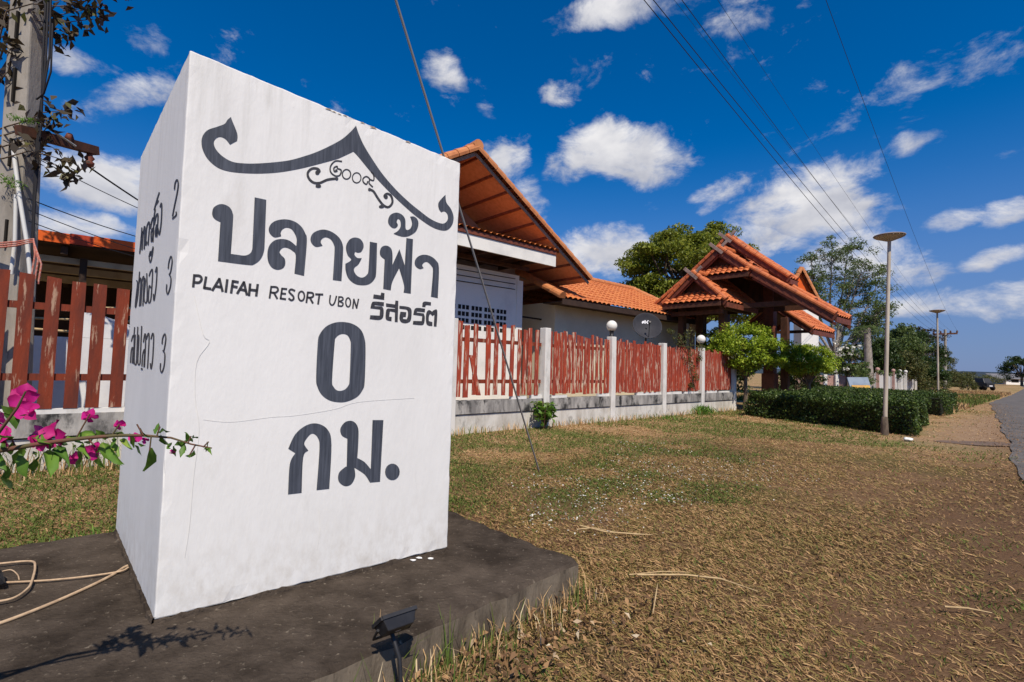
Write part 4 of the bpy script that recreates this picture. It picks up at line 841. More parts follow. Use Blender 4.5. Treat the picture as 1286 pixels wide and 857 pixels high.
# second small orange gable and white wall behind the gate
oh = thing('orange_gable_house', L(34, -5, 0), 'small bright orange gable rising behind the gate roof', 'house')
ap = at_y(1006, 339, 30.); r1 = at_y(1031, 386, 30.); l1 = at_y(982, 380, 30.); back = np.array([.42, .91, 0])*6
b = MB(); l1[2] = r1[2]; mid = ap
roof(b, r1, back, ap-r1); roof(b, l1, back, ap-l1); b.build('roof', M['tile_red'], oh)
b = MB(); caps(b, r1+ZD*.05-back*.02, ap+ZD*.08-back*.02, .14); caps(b, l1+ZD*.05-back*.02, ap+ZD*.08-back*.02, .14); b.build('cap_tiles', M['tile_pale'], oh)
b = MB(); k = np.array([.42, .91, 0])*.03; b.prism([r1*.92+l1*.08+k, l1*.92+r1*.08+k, ap-ZD*.25+k], k*.3); b.build('gable_wall', M['orange'], oh)
b = MB(); z_ = np.array([1, 1, 0]); b.hexa([(l1+(r1-l1)*.5+k)*z_, (r1-(r1-l1)*.06+k)*z_, (r1-(r1-l1)*.06+k+back*.8)*z_, (l1+(r1-l1)*.5+k+back*.8)*z_]+[p*z_+ZD*(r1[2]-.05) for p in (l1+(r1-l1)*.5+k, r1-(r1-l1)*.06+k, r1-(r1-l1)*.06+k+back*.8, l1+(r1-l1)*.5+k+back*.8)]); b.build('wall', M['white'], oh)

# ---------------------------------------------------------------- street lamps, poles, wires
def street_lamp(bx, topx, lab):
    bx, topx = np.asarray(bx, float), np.asarray(topx, float); t = thing('street_lamp', bx, lab, 'street lamp', 'disc headed street lamps along the verge')
    b = MB(); b.tube([bx-ZD*.1, bx+(topx-bx)*.5, topx], [.046, .041, .036], 10); b.build('post', M['lamp_post'], t)
    b = MB(); b.lathe(bx, [(.08, -.05), (.075, .25), (.06, .4), (.048, .42)], 12); b.build('base_plate', M['bark'], t)
    b = MB(); b.lathe(topx, [(.0, .12), (.17, .11), (.31, .082), (.322, .07), (.31, .055)], 28); b.build('shade', M['greywood'], t)
    b = MB(); b.lathe(topx, [(.30, .052), (.20, -.0), (.08, -.04), (.05, -.06)], 28); b.build('diffuser', mat('amber_diffuser', (.46, .38, .25), (.3, .24, .15), scale=30), t)
    b = MB()
    for a in np.linspace(0, 2*math.pi, 17)[:-1]:
        d = np.array([math.cos(a), math.sin(a), 0]); b.bar(topx+d*.07-ZD*.05, topx+d*.305+ZD*.045, .012, .012)
    b.build('rib', M['lamp_post'], t); return t
p = at_z(1111, 546); street_lamp(p, at_y(1117, 300, p[1]), 'tall disc headed street lamp rising at the near hedge corner')
p = at_y(1178, 480, 24.8); p[2] = 0; street_lamp(p, at_y(1177, 392, 24.8), 'farther disc headed street lamp beside the utility pole')
def wire(P, sag, rad, lab, name='overhead_wire', mt='wire', group='overhead wires'):
    P, Q = np.asarray(P[0], float), np.asarray(P[1], float); b = MB(); b.tube([P+(Q-P)*k/16-ZD*sag*4*(k/16)*(1-k/16) for k in range(17)], rad, 5, False)
    return props(b.build(name, M[mt]), lab, 'wire', group)
pd = 65.; pb = at_y(1187, 495, pd); pb[2] = 0; ptp = at_y(1187, 414, pd)
up = thing('utility_pole', pb, 'distant utility pole with a crossarm beside the far street lamp', 'utility pole', 'utility poles')
b = MB(); b.tube([pb-ZD*.2, ptp], [.2, .14], 8); b.build('shaft', M['pole'], up)
ca, cb = at_y(1172.5, 420, pd), at_y(1202, 419, pd); b = MB(); b.bar(ca, cb, .16, .22); b.build('crossarm', M['dkwood'], up)
for f in (0, .3, .72, 1.): b = MB(); q = ca+(cb-ca)*f; b.lathe(q, [(.09, .1), (.12, .2), (.08, .24), (.1, .34), (.03, .42)], 8); b.build('insulator', M['dkwood'], up)
WL = [((760, -60), 9.0, 0., .010, 'thick overhead wire, leftmost of the sweep down to the utility pole'), ((772, -60), 9.2, .3, .010, 'thick overhead wire doubling the leftmost one'), ((812, -60), 9.0, .45, .008, 'overhead wire between the thick pair and the faint one'),
      ((800, -60), 8.6, .72, .0035, 'thin faint overhead wire between thicker ones'), ((862, -60), 9.0, .72, .004, 'faint overhead wire above the lamp post'), ((1015, -60), 9.4, 1., .006, 'rightmost overhead wire dropping towards the lamp heads')]
for (px, py), Y, f, rad, lab in WL: wire((ca+(cb-ca)*f+ZD*.42, at_y(px, py, Y)), .9, rad*.95, lab)
g0 = at_z(678, 590); g1 = at_y(497, 0, 4.0); gd = g1-g0
b = MB(); b.tube([g0-ZD*.05, g0+gd*.5, g0+gd*1.5], .011, 6, False); props(b.build('guy_wire', M['guy']), 'slanting steel guy wire anchored in the lawn behind the marker', 'wire')

# left pole
pb = np.array([at_y(20, 420, 6.02)[0], 6.02, 0]); ptop_ = at_y(40, -60, 6.0)
lp = thing('utility_pole', pb, 'thick grey concrete pole close behind the left fence', 'utility pole', 'utility poles')
b = MB(); ax_ = ptop_-pb; b.hexa([pb+np.array([x*.17, y*.13, -.1]) for x, y in ((-1, -1), (1, -1), (1, 1), (-1, 1))]+[pb+ax_*1.25+np.array([x*.125, y*.1, 0]) for x, y in ((-1, -1), (1, -1), (1, 1), (-1, 1))]); b.build('shaft', M['pole'], lp, bevel=.02)
for z0, rad in ((2.6, .0), (3.6, 0), (4.4, 0), (5.2, 0)): b = MB(); b.box(pb+ax_*(z0/ax_[2])+np.array([-.02, -.145, 0]), (.022, 0, 0), (0, .04, 0), (0, 0, random.uniform(.25, .6))); b.build('slot', M['hole'], lp)
q0 = at_y(48, 170, 5.9); q1 = at_y(121, 190, 6.6)
b = MB(); b.bar(q0-(q1-q0)*.3, q1, .10, .11); b.build('crossarm', M['dkwood'], lp)
b = MB(); b.lathe(q1-(q1-q0)*.12-ZD*.24, [(.0, 0), (.05, .01), (.06, .06), (.035, .08), (.06, .12), (.035, .15), (.03, .22)], 10); b.build('insulator', M['redwood'], lp); b = MB(); b.lathe(q1-(q1-q0)*.5+ZD*.04, [(.03, 0), (.05, .03), (.03, .09), (0, .1)], 10); b.build('insulator', M['redwood'], lp)
b = MB(); b.tube([at_y(52, 155, 5.8), at_y(95, 184, 6.2)], .014, 6); b.build('stay_bar', M['steel'], lp)
b = MB(); b.tube([at_y(17, 190, 5.84), at_y(24, 245, 5.82), at_y(34, 305, 5.8), at_y(38, 345, 5.8), at_y(37, 400, 5.8)], .022, 8); b.tube([at_y(20, 245, 5.84), at_y(19, 300, 5.83), at_y(14, 345, 5.82)], .020, 8); b.build('conduit', M['conduit'], lp)
b = MB()
for k in range(3): b.tube([at_y(58+k*3, -10, 5.85), at_y(54+k*4, 70, 5.8), at_y(52-k*2, 150, 5.85), at_y(44-k, 250, 5.85), at_y(40, 330, 5.85)], .012, 6)
b.tube([at_y(66, 30, 5.8), at_y(64, 90, 5.75), at_y(55, 118, 5.8), at_y(46, 125, 5.85)], .010, 6)
b.build('down_cable', M['wire'], lp)
b = MB()
for k in range(3): b.tube([at_y(-12, 306+k*3, 5.74), at_y(20, 304+k*2.5, 5.66), at_y(42, 300+k*2, 5.74), at_y(44+k*4, 320+k*6, 5.75), at_y(40+k*4, 345+k*6, 5.75)], .010, 6)
b.build('rope', M['rope'], lp)
q2 = q1-(q1-q0)*.12-ZD*.24
fr = lambda px, py, Y: at_y(px, py, Y)
for P, sag, rad, lab in (((q2, fr(330, 335, 11)), .12, .012, 'service wire from the pole insulator passing behind the white block'), ((fr(4, 176, 5.8), fr(330, 318, 10)), .15, .006, 'thin pale wire crossing the concrete pole above the orange fascia'),
                         ((fr(36, 250, 5.9), fr(330, 322, 11)), .2, .007, 'upper of the three slack wires above the orange fascia'), ((fr(36, 264, 5.9), fr(330, 340, 11)), .2, .006, 'middle of the three slack wires above the orange fascia'), ((fr(36, 278, 5.9), fr(330, 345, 11)), .2, .006, 'lowest of the three slack wires above the orange fascia')):
    wire(P, sag, rad, lab, 'service_wire', group='service wires from the concrete pole')
P = np.concatenate([clumps([at_y(22, 150, 5.8), at_y(38, 153, 5.8), at_y(8, 225, 5.8), at_y(18, 232, 5.78)], [.10, .08, .12, .12], 60, .5)])
tt_ = thing('climbing_fern', at_y(12, 230, 5.8), 'tufts of bright green creeper clinging to the concrete pole', 'plant'); leaves('foliage', P, .06, LF['green'], tt_, asp=.2)

# tree overhanging at upper left
tb = np.array([-8.3, 7.2, 0]); tr = thing('overhanging_tree', tb, 'dark purple leaved tree hanging into the upper left around the pole', 'tree')
b = MB(); fk = np.array([-8.0, 7.0, 3.2]); b.tube([tb-ZD*.1, tb+ZD*1.6, fk], [.2, .16, .14]); P = []; Dd = []
brs = [[(-30, 60), (20, 20), (80, 18), (125, 8)], [(-30, 40), (40, -15), (100, -20), (150, -10)], [(0, 10), (60, 30), (85, 28), (118, 24)], [(-20, 120), (10, 90), (16, 60)], [(-20, 60), (2, 40), (8, 8)], [(-20, 200), (2, 190), (8, 175)], [(40, 150), (52, 142), (70, 140), (88, 138)], [(36, 175), (52, 200), (70, 208), (84, 222)],
       [(40, 160), (55, 165), (64, 155)], [(45, 25), (66, 40), (78, 52)], [(36, 190), (60, 195), (92, 205)], [(40, 5), (75, 8), (100, 6)], [(-25, 20), (-5, 25), (6, 30)]]
for i, br in enumerate(brs):
    Y = 6.05+.25*math.sin(i*1.7) if i not in (6, 7, 8, 11) else 5.85
    W_ = [at_y(x, y, Y) for x, y in br]; b.tube([fk+np.array([0, 0, random.uniform(0, 1.5)]), W_[0]-np.array([.3, 0, .1])]+W_, [.022, .009, .007, .006, .005, .004][:len(W_)+2], 5, False)
    for a, c_ in zip(W_[:-1], W_[1:]):
        k = max(6, int(np.linalg.norm(c_-a)/.022)); f = RNG.uniform(0, 1, (k, 1)); P.append(a+(c_-a)*f+RNG.normal(size=(k, 3))*np.array([.09, .12, .09])); 
    P.append(W_[-1]+RNG.normal(size=(14, 3))*.07)
ex, ep_ = crown_points((-10.2, 6.6, 8.6), 2.0, 1.8, 1.7, 26, 60, .5); limbs(b, tb+ZD*2.4, tb+np.array([-.6, 0, 3.6]), .12, ex, .5)
b.build('trunk', M['bark'], tr); P = np.concatenate(P+[ep_]); leaves('crown', P, .13, LF['purple'], tr, asp=.5, updir=.2, droop=.6)

# ---------------------------------------------------------------- hedges
def hedge(poly, h0, lab, nl):
    poly = [np.asarray(p, float) for p in poly]; cc_ = np.mean(poly, axis=0); t = thing('hedge', cc_*np.array([1, 1, 0]), lab, 'hedge', 'clipped hedges beside the gate drive')
    b = MB(); ins_ = [p+(cc_-p)/np.linalg.norm(cc_-p)*.30 for p in poly]; b.prism([p*np.array([1, 1, 0]) for p in ins_], ZD*(h0-.13)); b.build('twigs', mat('hedge_twigs', (.02, .022, .010), (.035, .03, .015), scale=12, bump=.8), t)
    n = len(poly); P = []; per = [np.linalg.norm(poly[(i+1) % n]-poly[i]) for i in range(n)]
    ctr = cc_[:2]
    tri = [(poly[0], poly[i], poly[i+1]) for i in range(1, n-1)]; ar = [np.linalg.norm(np.cross((b_-a)[:2].tolist()+[0], (c_-a)[:2].tolist()+[0]))/2 for a, b_, c_ in tri]
    tot_ = sum(per)*h0+sum(ar)
    for i in range(n):
        k = int(nl*per[i]*h0/tot_); f = RNG.uniform(0, 1, (k, 1)); e = poly[i]+(poly[(i+1) % n]-poly[i])*f; d = cc_-e; d /= np.linalg.norm(d, axis=1)[:, None]
        zz = RNG.uniform(.02, 1, k)*h0; wob = .08*np.sin(e[:, 0]*3+zz*5)+.06*np.sin(e[:, 1]*5.3+zz*9); q = e+d*(RNG.uniform(-.02, .16, k)+wob)[:, None]; q[:, 2] = zz; P.append(q)
    for (a, b_, c_), A in zip(tri, ar):
        k = int(nl*A/tot_); u, v = RNG.uniform(0, 1, (2, k)); fl = u+v > 1; u[fl] = 1-u[fl]; v[fl] = 1-v[fl]; q = a+(b_-a)*u[:, None]+(c_-a)*v[:, None]; q[:, 2] = h0+RNG.uniform(-.12, .05, k)+.05*np.sin(q[:, 0]*2.1)+.045*np.sin(q[:, 1]*3.3)+(RNG.uniform(size=k) < .03)*RNG.uniform(0, .12, k); P.append(q)
    P = np.concatenate(P); leaves('foliage', P, .062, LF['hedge'], t, asp=.55); return t
hb = at_z(1150, 548); ha = at_z(938, 522); hc = at_z(1166, 529)
hedge([ha, hb, hc+np.array([-.1, -.1, 0]), hc-(hb-ha)/np.linalg.norm(hb-ha)*1.6, hb+(hc-hb)*.45-(hb-ha)/np.linalg.norm(hb-ha)*1.6, ha+(hc-hb)*.45], .72, 'near clipped hedge with the street lamp at its corner', 60000)
h2a = at_z(1190, 523); h2b = at_z(1203, 516); dh = (hb-ha)/np.linalg.norm(hb-ha)
hedge([h2a, h2b, h2b-dh*7.5, h2a-dh*7.5], .72, 'farther clipped hedge across the gate drive', 34000)

# ---------------------------------------------------------------- trees and plants
Y = 31.; tcn = at_y(868, 352, Y); make_tree('rain_tree', tcn*np.array([1, 1, 0]), tcn, (4.5, 3.6, 3.4), 'broad olive green tree rising behind the gate roofs', 'tree', 'tree', .22, 190, 380, .85, .35, low=-.85, flat=.45, asp=.4, frac=.3)
def loose_tree():
    Y = 42.; base = at_y(1046, 480, Y); base[2] = 0; t = thing('bare_tree', base, 'thinly leaved tree with pale open limbs behind the gate', 'tree'); b = MB(); cs = []
    fk = at_y(1050, 452, Y); b.tube([base, fk], [.26, .2], 8)
    for (x, y), m_ in (((1003, 345), (1022, 410)), ((1018, 322), (1030, 400)), ((1045, 308), (1042, 385)), ((1065, 312), (1054, 390)), ((1085, 330), (1064, 400)), ((1104, 352), (1074, 415)), ((1108, 385), (1080, 425)), ((1010, 385), (1028, 430)), ((1098, 400), (1075, 430)), ((1075, 345), (1062, 380))):
        e = at_y(x, y, Y+random.uniform(-2, 2)); q = at_y(*m_, Y+random.uniform(-.6, .6)); b.tube([fk, q, (q+e)/2+RNG.normal(size=3)*.15, e], [.15, .10, .06, .02], 6, False)
        for k in range(24):
            a = (q+(e-q)*random.uniform(.1, 1)); e2 = a+RNG.normal(size=3)*np.array([.8, .8, .6])+ZD*.25; b.tube([a, (a+e2)/2+RNG.normal(size=3)*.1, e2], [.035, .02, .008], 5, False); cs.append(e2)
        cs += [e, e]
    b.build('trunk', M['palebark'], t); P = clumps(cs, RNG.uniform(.3, .75, len(cs)), 85, .6); leaves('crown', P, .17, LF['far'], t, asp=.45)
loose_tree()
fp = [(1122, 438, 47, 2.4, 2.3, 'far', 'rounded grey green tree left of the near lamp post'), (1148, 440, 52, 2.9, 2.6, 'dark', 'dark bushy tree between the two street lamps'), (1128, 462, 44, 2.3, 1.5, 'bush', 'low olive tree at the end of the far white fence'), (1170, 458, 74, 3.2, 2.9, 'bush', 'low bushy tree behind the farther street lamp'), (1200, 476, 90, 2.8, 1.7, 'bush', 'small olive shrub past the utility pole'),
      (1107, 455, 40, 1.3, 1.8, 'dark', 'narrow dark green tree behind the pale palm trunk'), (1155, 470, 48, 2.0, 1.4, 'dark', 'low dark green bush under the far lamp'), (1098, 436, 54, 2.6, 2.8, 'dark', 'tall dark green tree behind the palm trunk'), (1140, 478, 50, 2.6, 1.3, 'bush', 'low olive shrub behind the end of the white picket fence'), (1186, 487, 82, 2.3, 1.2, 'bush', 'low shrub around the utility pole foot')]
for x, y, Y, rx, rz, lm, lab in fp:
    c_ = at_y(x, y, Y); make_tree('roadside_tree', c_*np.array([1, 1, 0]), c_, (rx, rx*.8, rz), lab, 'tree', lm, .21, 70, 130, .62, .14, group='trees beyond the gate', low=-.8, frac=.35)
tn = at_y(1152, 425, 56); make_tree('thin_tree', tn*np.array([1, 1, 0]), tn, (3.0, 2., 1.3), 'thin brownish tree top showing over the dark bushy trees', 'tree', 'purple', .22, 40, 30, .4, .14, low=-.3, frac=.9, shell=.7)
bd = [(1222, 490, 110, 3.2, 1.5), (1205, 489, 85, 2.2, 1.3), (1240, 488, 150, 4.5, 1.6), (1262, 487, 170, 6., 1.7), (1284, 486, 190, 7., 1.8), (1300, 488, 160, 6, 1.9), (1216, 494, 62, 1.0, .7), (1172, 492, 46, 1.3, .8)]
bl = ['olive bush at the bend of the road', 'olive bush just past the utility pole foot', 'faded bush behind the dark vehicle', 'wide low bush left of the white shed', 'wide low bush behind the white shed roof', 'low bush at the right border behind the shed', 'small brown bush on the verge before the bend', 'small bush at the foot of the far lamp']
for (x, y, Y, rx, rz), lab in zip(bd, bl):
    c_ = at_y(x, y, Y); c_[2] = max(c_[2], rz*.6); make_tree('roadside_bush', c_*np.array([1, 1, 0]), c_, (rx, rx*.8, rz), lab, 'bush', 'bush', .3 if Y > 80 else .14, 30, 60, rx*.28, .08, group='bushes along the far roadside', low=-.5, frac=.2)
c_ = at_y(1283, 464, 120.); make_tree('dark_tree', c_*np.array([1, 1, 0]), c_, (3.6, 4, 3.4), 'dark spreading tree at the right border above the white shed', 'tree', 'dark', .42, 60, 90, .95, .25, low=-.8, frac=.5)

# lime green topiary shrubs
def shrub(px, py, Y, rad, lab, n_cl, n_each, cr, leaf, lm='lime', name='lime_shrub', group='lime green shrubs before the gate', r0=.07, flat=.6):
    c_ = at_y(px, py, Y); return make_tree(name, c_*np.array([1, 1, 0])+ZD*.0, c_, rad, lab, 'shrub', lm, leaf, n_cl, n_each, cr, r0, group=group, low=-.95, frac=.5, flat=flat)
shrub(936, 438, 17.7, (1.42, .95, .86), 'large lime green shrub at the end of the red fence', 130, 130, .34, .10)
shrub(1015, 453, 18.4, (1.0, .75, .58), 'dome shaped lime green shrub in front of the gate columns', 85, 130, .28, .09)
shrub(905, 432, 19.5, (.8, .7, .65), 'upright lime green shrub behind the last fence post', 34, 90, .3, .1)
shrub(1064, 452, 29, (.8, .8, .95), 'frangipani bush dotted with white flowers beyond the dome shrub', 34, 70, .3, .17, 'far', 'frangipani', None)
P = np.concatenate([clumps([at_y(x, y, 28.2)], [.16], 16) for x, y in ((1052, 440), (1062, 436), (1072, 437), (1068, 444), (1057, 446), (1078, 446), (1050, 430), (1048, 466), (1062, 464), (1078, 436), (1056, 438))])
leaves('blossom', P, .13, LF['flower'], bpy.data.objects['frangipani'], asp=.7)
shrub(1000, 478, 20., (1.0, .7, .35), 'low dark green plants below the dome shrub', 24, 80, .25, .12, 'dark', 'low_plant', None, r0=.03)
shrub(900, 470, 22, (1.6, 1.2, .8), 'dark foliage in the shade behind the fence end', 40, 70, .4, .14, 'dark', 'shade_shrub', None)
shrub(1075, 470, 30, (1.6, 1.0, .8), 'green shrub spilling over the far pink panels', 30, 60, .35, .15, 'far', 'fence_shrub', None)
# palm trunk beyond the gate
pb = at_y(1092, 488, 36.); pb[2] = 0; pt = at_y(1089, 412, 36.); pm = thing('palm_tree', pb, 'pale ringed palm trunk standing behind the leaning board', 'palm tree')
b = MB(); b.tube([pb+(pt-pb)*k/14 for k in range(15)], [.30-.10*k/14+(.02 if k % 2 else 0) for k in range(15)], 9); b.build('trunk', M['palebark'], pm)
P = []; Dv = []
for k in range(11):
    a = 2*math.pi*k/11; d = np.array([math.cos(a), math.sin(a), 0])
    for j in range(26):
        f = j/25; P.append(pt+d*1.3*f+ZD*(.5*f-1.0*f*f)); Dv.append(d*.5+np.array([-d[1], d[0], 0])*(1 if j % 2 else -1)-ZD*.3)
leaves('crown', P, .45, LF['far'], pm, asp=.12, dirs=Dv)

# plants along the fence foot
def leafy_plant(base, h0, n, lab):
    t = thing('leafy_plant', base, lab, 'plant'); b = MB(); P = []; Dv = []; sz = []
    for k in range(n):
        a = random.uniform(0, 6.28); e = base+np.array([math.cos(a)*random.uniform(.02, .22), math.sin(a)*random.uniform(.02, .22), h0*random.uniform(.5, 1)]); b.tube([base, (base+e)/2+RNG.normal(size=3)*.02, e], [.012, .009, .005], 5, False)
        for j in range(11):
            aa = random.uniform(0, 6.28); d = np.array([math.cos(aa), math.sin(aa), random.uniform(-.9, .3)]); P.append(e-ZD*random.uniform(0, .18)+d*.09); Dv.append(d); sz.append(.17)
    b.build('stem', M['twig'], t); leaves('foliage', P, np.array(sz), LF['green'], t, asp=.38, dirs=Dv, updir=1.); return t
leafy_plant(on_t(683, 534, .35)*np.array([1, 1, 0]), .62, 17, 'leafy green plant growing against the fence post nearest the marker')
def tuft(base, n, h0, lab, lm='green', rad=.2):
    t = thing('grass_tuft', base, lab, 'plant'); P = np.asarray(base)+np.c_[RNG.normal(size=(n, 2))*rad*.5, RNG.uniform(.0, .5, n)*h0]; d = np.c_[RNG.normal(size=(n, 2))*.5, np.ones(n)]; leaves('blades', P, h0*.8, LF[lm], t, asp=.08, dirs=d); return t
tuft(on_t(882, 516, .3)*np.array([1, 1, 0]), 260, .38, 'bushy green tuft at the fence foot under the creeper', rad=.32)
tuft(at_z(843, 527)*np.array([1, 1, 0]), 160, .18, 'low bright grass tuft on the lawn before the fence', rad=.5)
tuft(at_z(93, 690)*np.array([1, 1, 0])+np.array([0, .1, 0]), 60, .14, 'small green weed at the back edge of the slab', rad=.2)
cr_ = thing('creeper', L(9.3, .1, .6), 'green creeper climbing over the fence beside the globe lamp', 'plant')
cs = [on_t(x, y, .14) for x, y in ((866, 418), (858, 432), (869, 440), (864, 452), (870, 462), (873, 474), (862, 425), (878, 450), (868, 484), (850, 426), (842, 416), (880, 436))]; P = clumps(cs, [.2, .22, .22, .2, .2, .15, .25, .12, .12, .18, .12, .14], 75); leaves('foliage', P, .07, LF['bush'], cr_, asp=.4)
b = MB(); b.tube([L(9.35, .12, .7), on_t(868, 470, .13), on_t(864, 440, .13), on_t(852, 424, .13)], .012, 5); b.build('stem', M['twig'], cr_)

# ---------------------------------------------------------------- bougainvillea in the left foreground
bb = np.array([-2.15, 1.15, 0]); bg_ = thing('bougainvillea', bb, 'bougainvillea branch with magenta bracts reaching before the white block', 'plant')
b = MB(); mn = [at_y(x, y, Y) for x, y, Y in ((-70, 590, 1.36), (0, 566, 1.38), (60, 556, 1.40), (110, 550, 1.42), (150, 547, 1.45), (180, 547, 1.48), (215, 550, 1.5), (240, 558, 1.52), (266, 563, 1.53))]
b.tube([bb-ZD*.1, bb+np.array([.1, .05, .5]), mn[0]]+mn[1:], [.02, .016, .010, .007, .006, .0055, .005, .004, .003, .0025, .002], 7)
b.tube([bb+ZD*.2, bb+np.array([.3, .1, .9]), at_y(-5, 548, 1.33), at_y(22, 512, 1.33), at_y(32, 492, 1.33)], [.012, .009, .005, .003, .002], 6)
for (x0, y0), (x1, y1) in (((95, 552), (113, 520)), ((140, 548), (150, 533)), ((60, 556), (55, 540)), ((110, 550), (120, 562)), ((20, 562), (8, 538)), ((180, 547), (172, 533)), ((197, 548), (201, 536)), ((190, 548), (188, 566)), ((245, 560), (238, 572)), ((236, 557), (240, 548)), ((255, 562), (262, 555))):
    b.tube([at_y(x0, y0, 1.43+.0004*x0-.03), at_y(x1, y1, 1.43+.0004*x1-.03)], .0022, 5)
b.build('stem', M['twig'], bg_)
def petal(mb, base, tip, wd, cup):
    """one papery bract or leaf: a pointed curved blade of 3x5 points"""
    base, tip = np.asarray(base), np.asarray(tip); d = tip-base; ln = np.linalg.norm(d); vw = CAM-(base+tip)/2; vw = vw/np.linalg.norm(vw)+RNG.normal(size=3)*.45; sdv = np.cross(d, vw); sdv /= np.linalg.norm(sdv); nn = np.cross(sdv, d/ln); V = []
    for i, (f, w_) in enumerate(((0, .12), (.25, .8), (.5, 1.), (.75, .68), (1, .03))):
        for j in (-1, 0, 1): V.append(base+d*f+sdv*j*wd*w_*.5+nn*(cup*ln*(abs(j)*w_*.8-.7*f*f)))
    V = [v+RNG.normal(size=3)*ln*.035 for v in V]; mb.add(V, [(3*i+j, 3*i+j+1, 3*i+4+j, 3*i+3+j) for i in range(4) for j in range(2)], True)
def petal_obj(name, lst, m, parent):
    mb = MB(); tn = []
    for a in lst:
        petal(mb, *a); b0_ = random.uniform(.1, .9); tn += [min(1, max(0, b0_+random.uniform(-.25, .25)+(.15 if j % 3 == 1 else -.1))) for j in range(15)]
    o = mb.build(name, m, parent); at = o.data.attributes.new('tint', 'FLOAT', 'POINT'); at.data.foreach_set('value', tn); return o
FL = [(30, 493, 17), (36, 512, 15), (4, 545, 19), (50, 543, 15), (70, 541, 18), (58, 556, 10), (113, 521, 11), (150, 532, 9), (118, 563, 12), (92, 573, 9), (170, 549, 8), (183, 552, 5), (216, 567, 4), (-2, 525, 12)]
for x, y, r in FL:
    Y = 1.42+.0005*x-.03*random.random(); lst = []; c0 = at_y(x, y+r*.3, Y); k = r/PF*Y*.82; n_ = 4 if r > 6 else 3; a0 = random.uniform(0, 6.28)
    for i in range(n_):
        a = a0+i*6.28/n_+random.uniform(-.3, .3); d = RT*math.cos(a)+UPV*(math.sin(a)*.8+.25)+FW*random.uniform(-.6, .3); d /= np.linalg.norm(d); lst.append((c0, c0+d*k*1.25, k*1.3, random.uniform(.12, .3)))
    petal_obj('flower', lst, LF['bract'], bg_)
lv = [(8, 512, 14, 26), (20, 528, 20, -8), (30, 560, -14, 24), (25, 570, 8, 28), (60, 565, 6, 30), (48, 575, -12, 22), (70, 562, 16, 22), (78, 560, -4, 22), (98, 548, 22, -4), (120, 540, 14, 12), (128, 556, 10, 22), (120, 570, 8, 18), (100, 565, -4, 24), (140, 556, 10, 16), (150, 552, 14, 10), (60, 540, -20, 10), (188, 565, -4, 30), (200, 545, 10, -6), (196, 545, 4, -14), (235, 552, -14, 8), (232, 560, -6, 14), (222, 556, 14, 10), (176, 540, 10, 10), (244, 566, -10, 10), (262, 556, -6, 12), (258, 562, 8, 8), (248, 550, -8, -2), (-10, 560, 14, 30), (-20, 540, 20, 16), (10, 585, -4, 20), (40, 550, 20, 4), (84, 548, 18, 8), (105, 556, 14, -4), (1, 600, 16, 14), (16, 520, -14, -10)]+[(x+random.uniform(-8, 8), 556+random.uniform(-10, 12)-x*.02, random.uniform(-12, 12), random.uniform(-4, 20)) for x in range(-30, 235, 9)]
petal_obj('foliage', [(at_y(x, y, 1.42+.0005*x-.02), at_y(x+dx, y+dy, 1.42+.0005*x+random.uniform(-.08, .04)), .44*math.hypot(dx, dy)/PF*1.42, random.uniform(.05, .25)) for x, y, dx, dy in lv]+
          [(p_, p_+RNG.normal(size=3)*.05+ZD*-.02, .04, .15) for p_ in [bb+np.array([random.uniform(-.5, .45), random.uniform(-.4, .3), random.uniform(.3, 1.05)]) for _ in range(120)]], LF['green'], bg_)

# ---------------------------------------------------------------- things beyond the gate
ff = thing('panel_fence', at_y(1050, 490, 30)*np.array([1, 1, 0]), 'dusty pink panel fence with white posts beyond the gate', 'fence')
Yf = 29.; b = MB(); pz = lambda x, y: at_y(x, y, Yf)
def flat(mb, x0, x1, y0, y1, Y, th=.08):
    p = [at_y(x0, y1, Y), at_y(x1, y1, Y), at_y(x1, y0, Y), at_y(x0, y0, Y)]; p[1][2] = p[0][2] = max(0, min(p[0][2], p[1][2])) ; mb.prism(p, np.array([0, th, 0]))
flat(b, 1034, 1068, 472, 496, Yf); flat(b, 985, 1032, 472, 496, Yf+.02); b.build('panel', M['pink'], ff)
for x0 in (1035, 1049.5): b = MB(); flat(b, x0, x0+4, 470.5, 496, Yf-.15, .14); b.build('post', M['postwhite'], ff)
sb_ = thing('leaning_sign', at_y(1080, 494, 27)*np.array([1, 1, 0]), 'leaning board with grey upper and yellow lower half by the far fence', 'sign')
b = MB(); P4 = [at_y(1070, 494, 27), at_y(1096, 494, 27), at_y(1090, 474, 27.6), at_y(1064, 474, 27.6)]; b.prism(P4, np.array([0, .08, 0])); b.build('board', M['bluegrey'], sb_)
b = MB(); yl = np.array([0, -.03, 0]); mix_ = lambda a, b_, f: a+(b_-a)*f; b.prism([P4[0]+(P4[1]-P4[0])*.06+yl+ZD*.1, P4[1]-(P4[1]-P4[0])*.04+yl+ZD*.1, mix_(P4[1], P4[2], .5)-(P4[1]-P4[0])*.06+yl, mix_(P4[0], P4[3], .5)+(P4[1]-P4[0])*.08+yl], np.array([0, .02, 0])); b.build('yellow_panel', M['yellow'], sb_)
b = MB(); b.tube([at_y(1072, 476, 27.7), np.array([*at_y(1072, 494, 28.4)[:2], 0])], .03, 6); b.tube([at_y(1088, 476, 27.7), np.array([*at_y(1088, 494, 28.4)[:2], 0])], .03, 6); b.build('leg', M['dkwood'], sb_)
wf = thing('white_picket_fence', at_y(1120, 494, 38)*np.array([1, 1, 0]), 'far white picket fence with ball topped posts left of the far lamp', 'fence')
p0, p1 = at_y(1098, 495, 33), at_y(1147, 494, 46); p0[2] = p1[2] = 0; b = MB(); dv = p1-p0; ln = np.linalg.norm(dv); dv /= ln
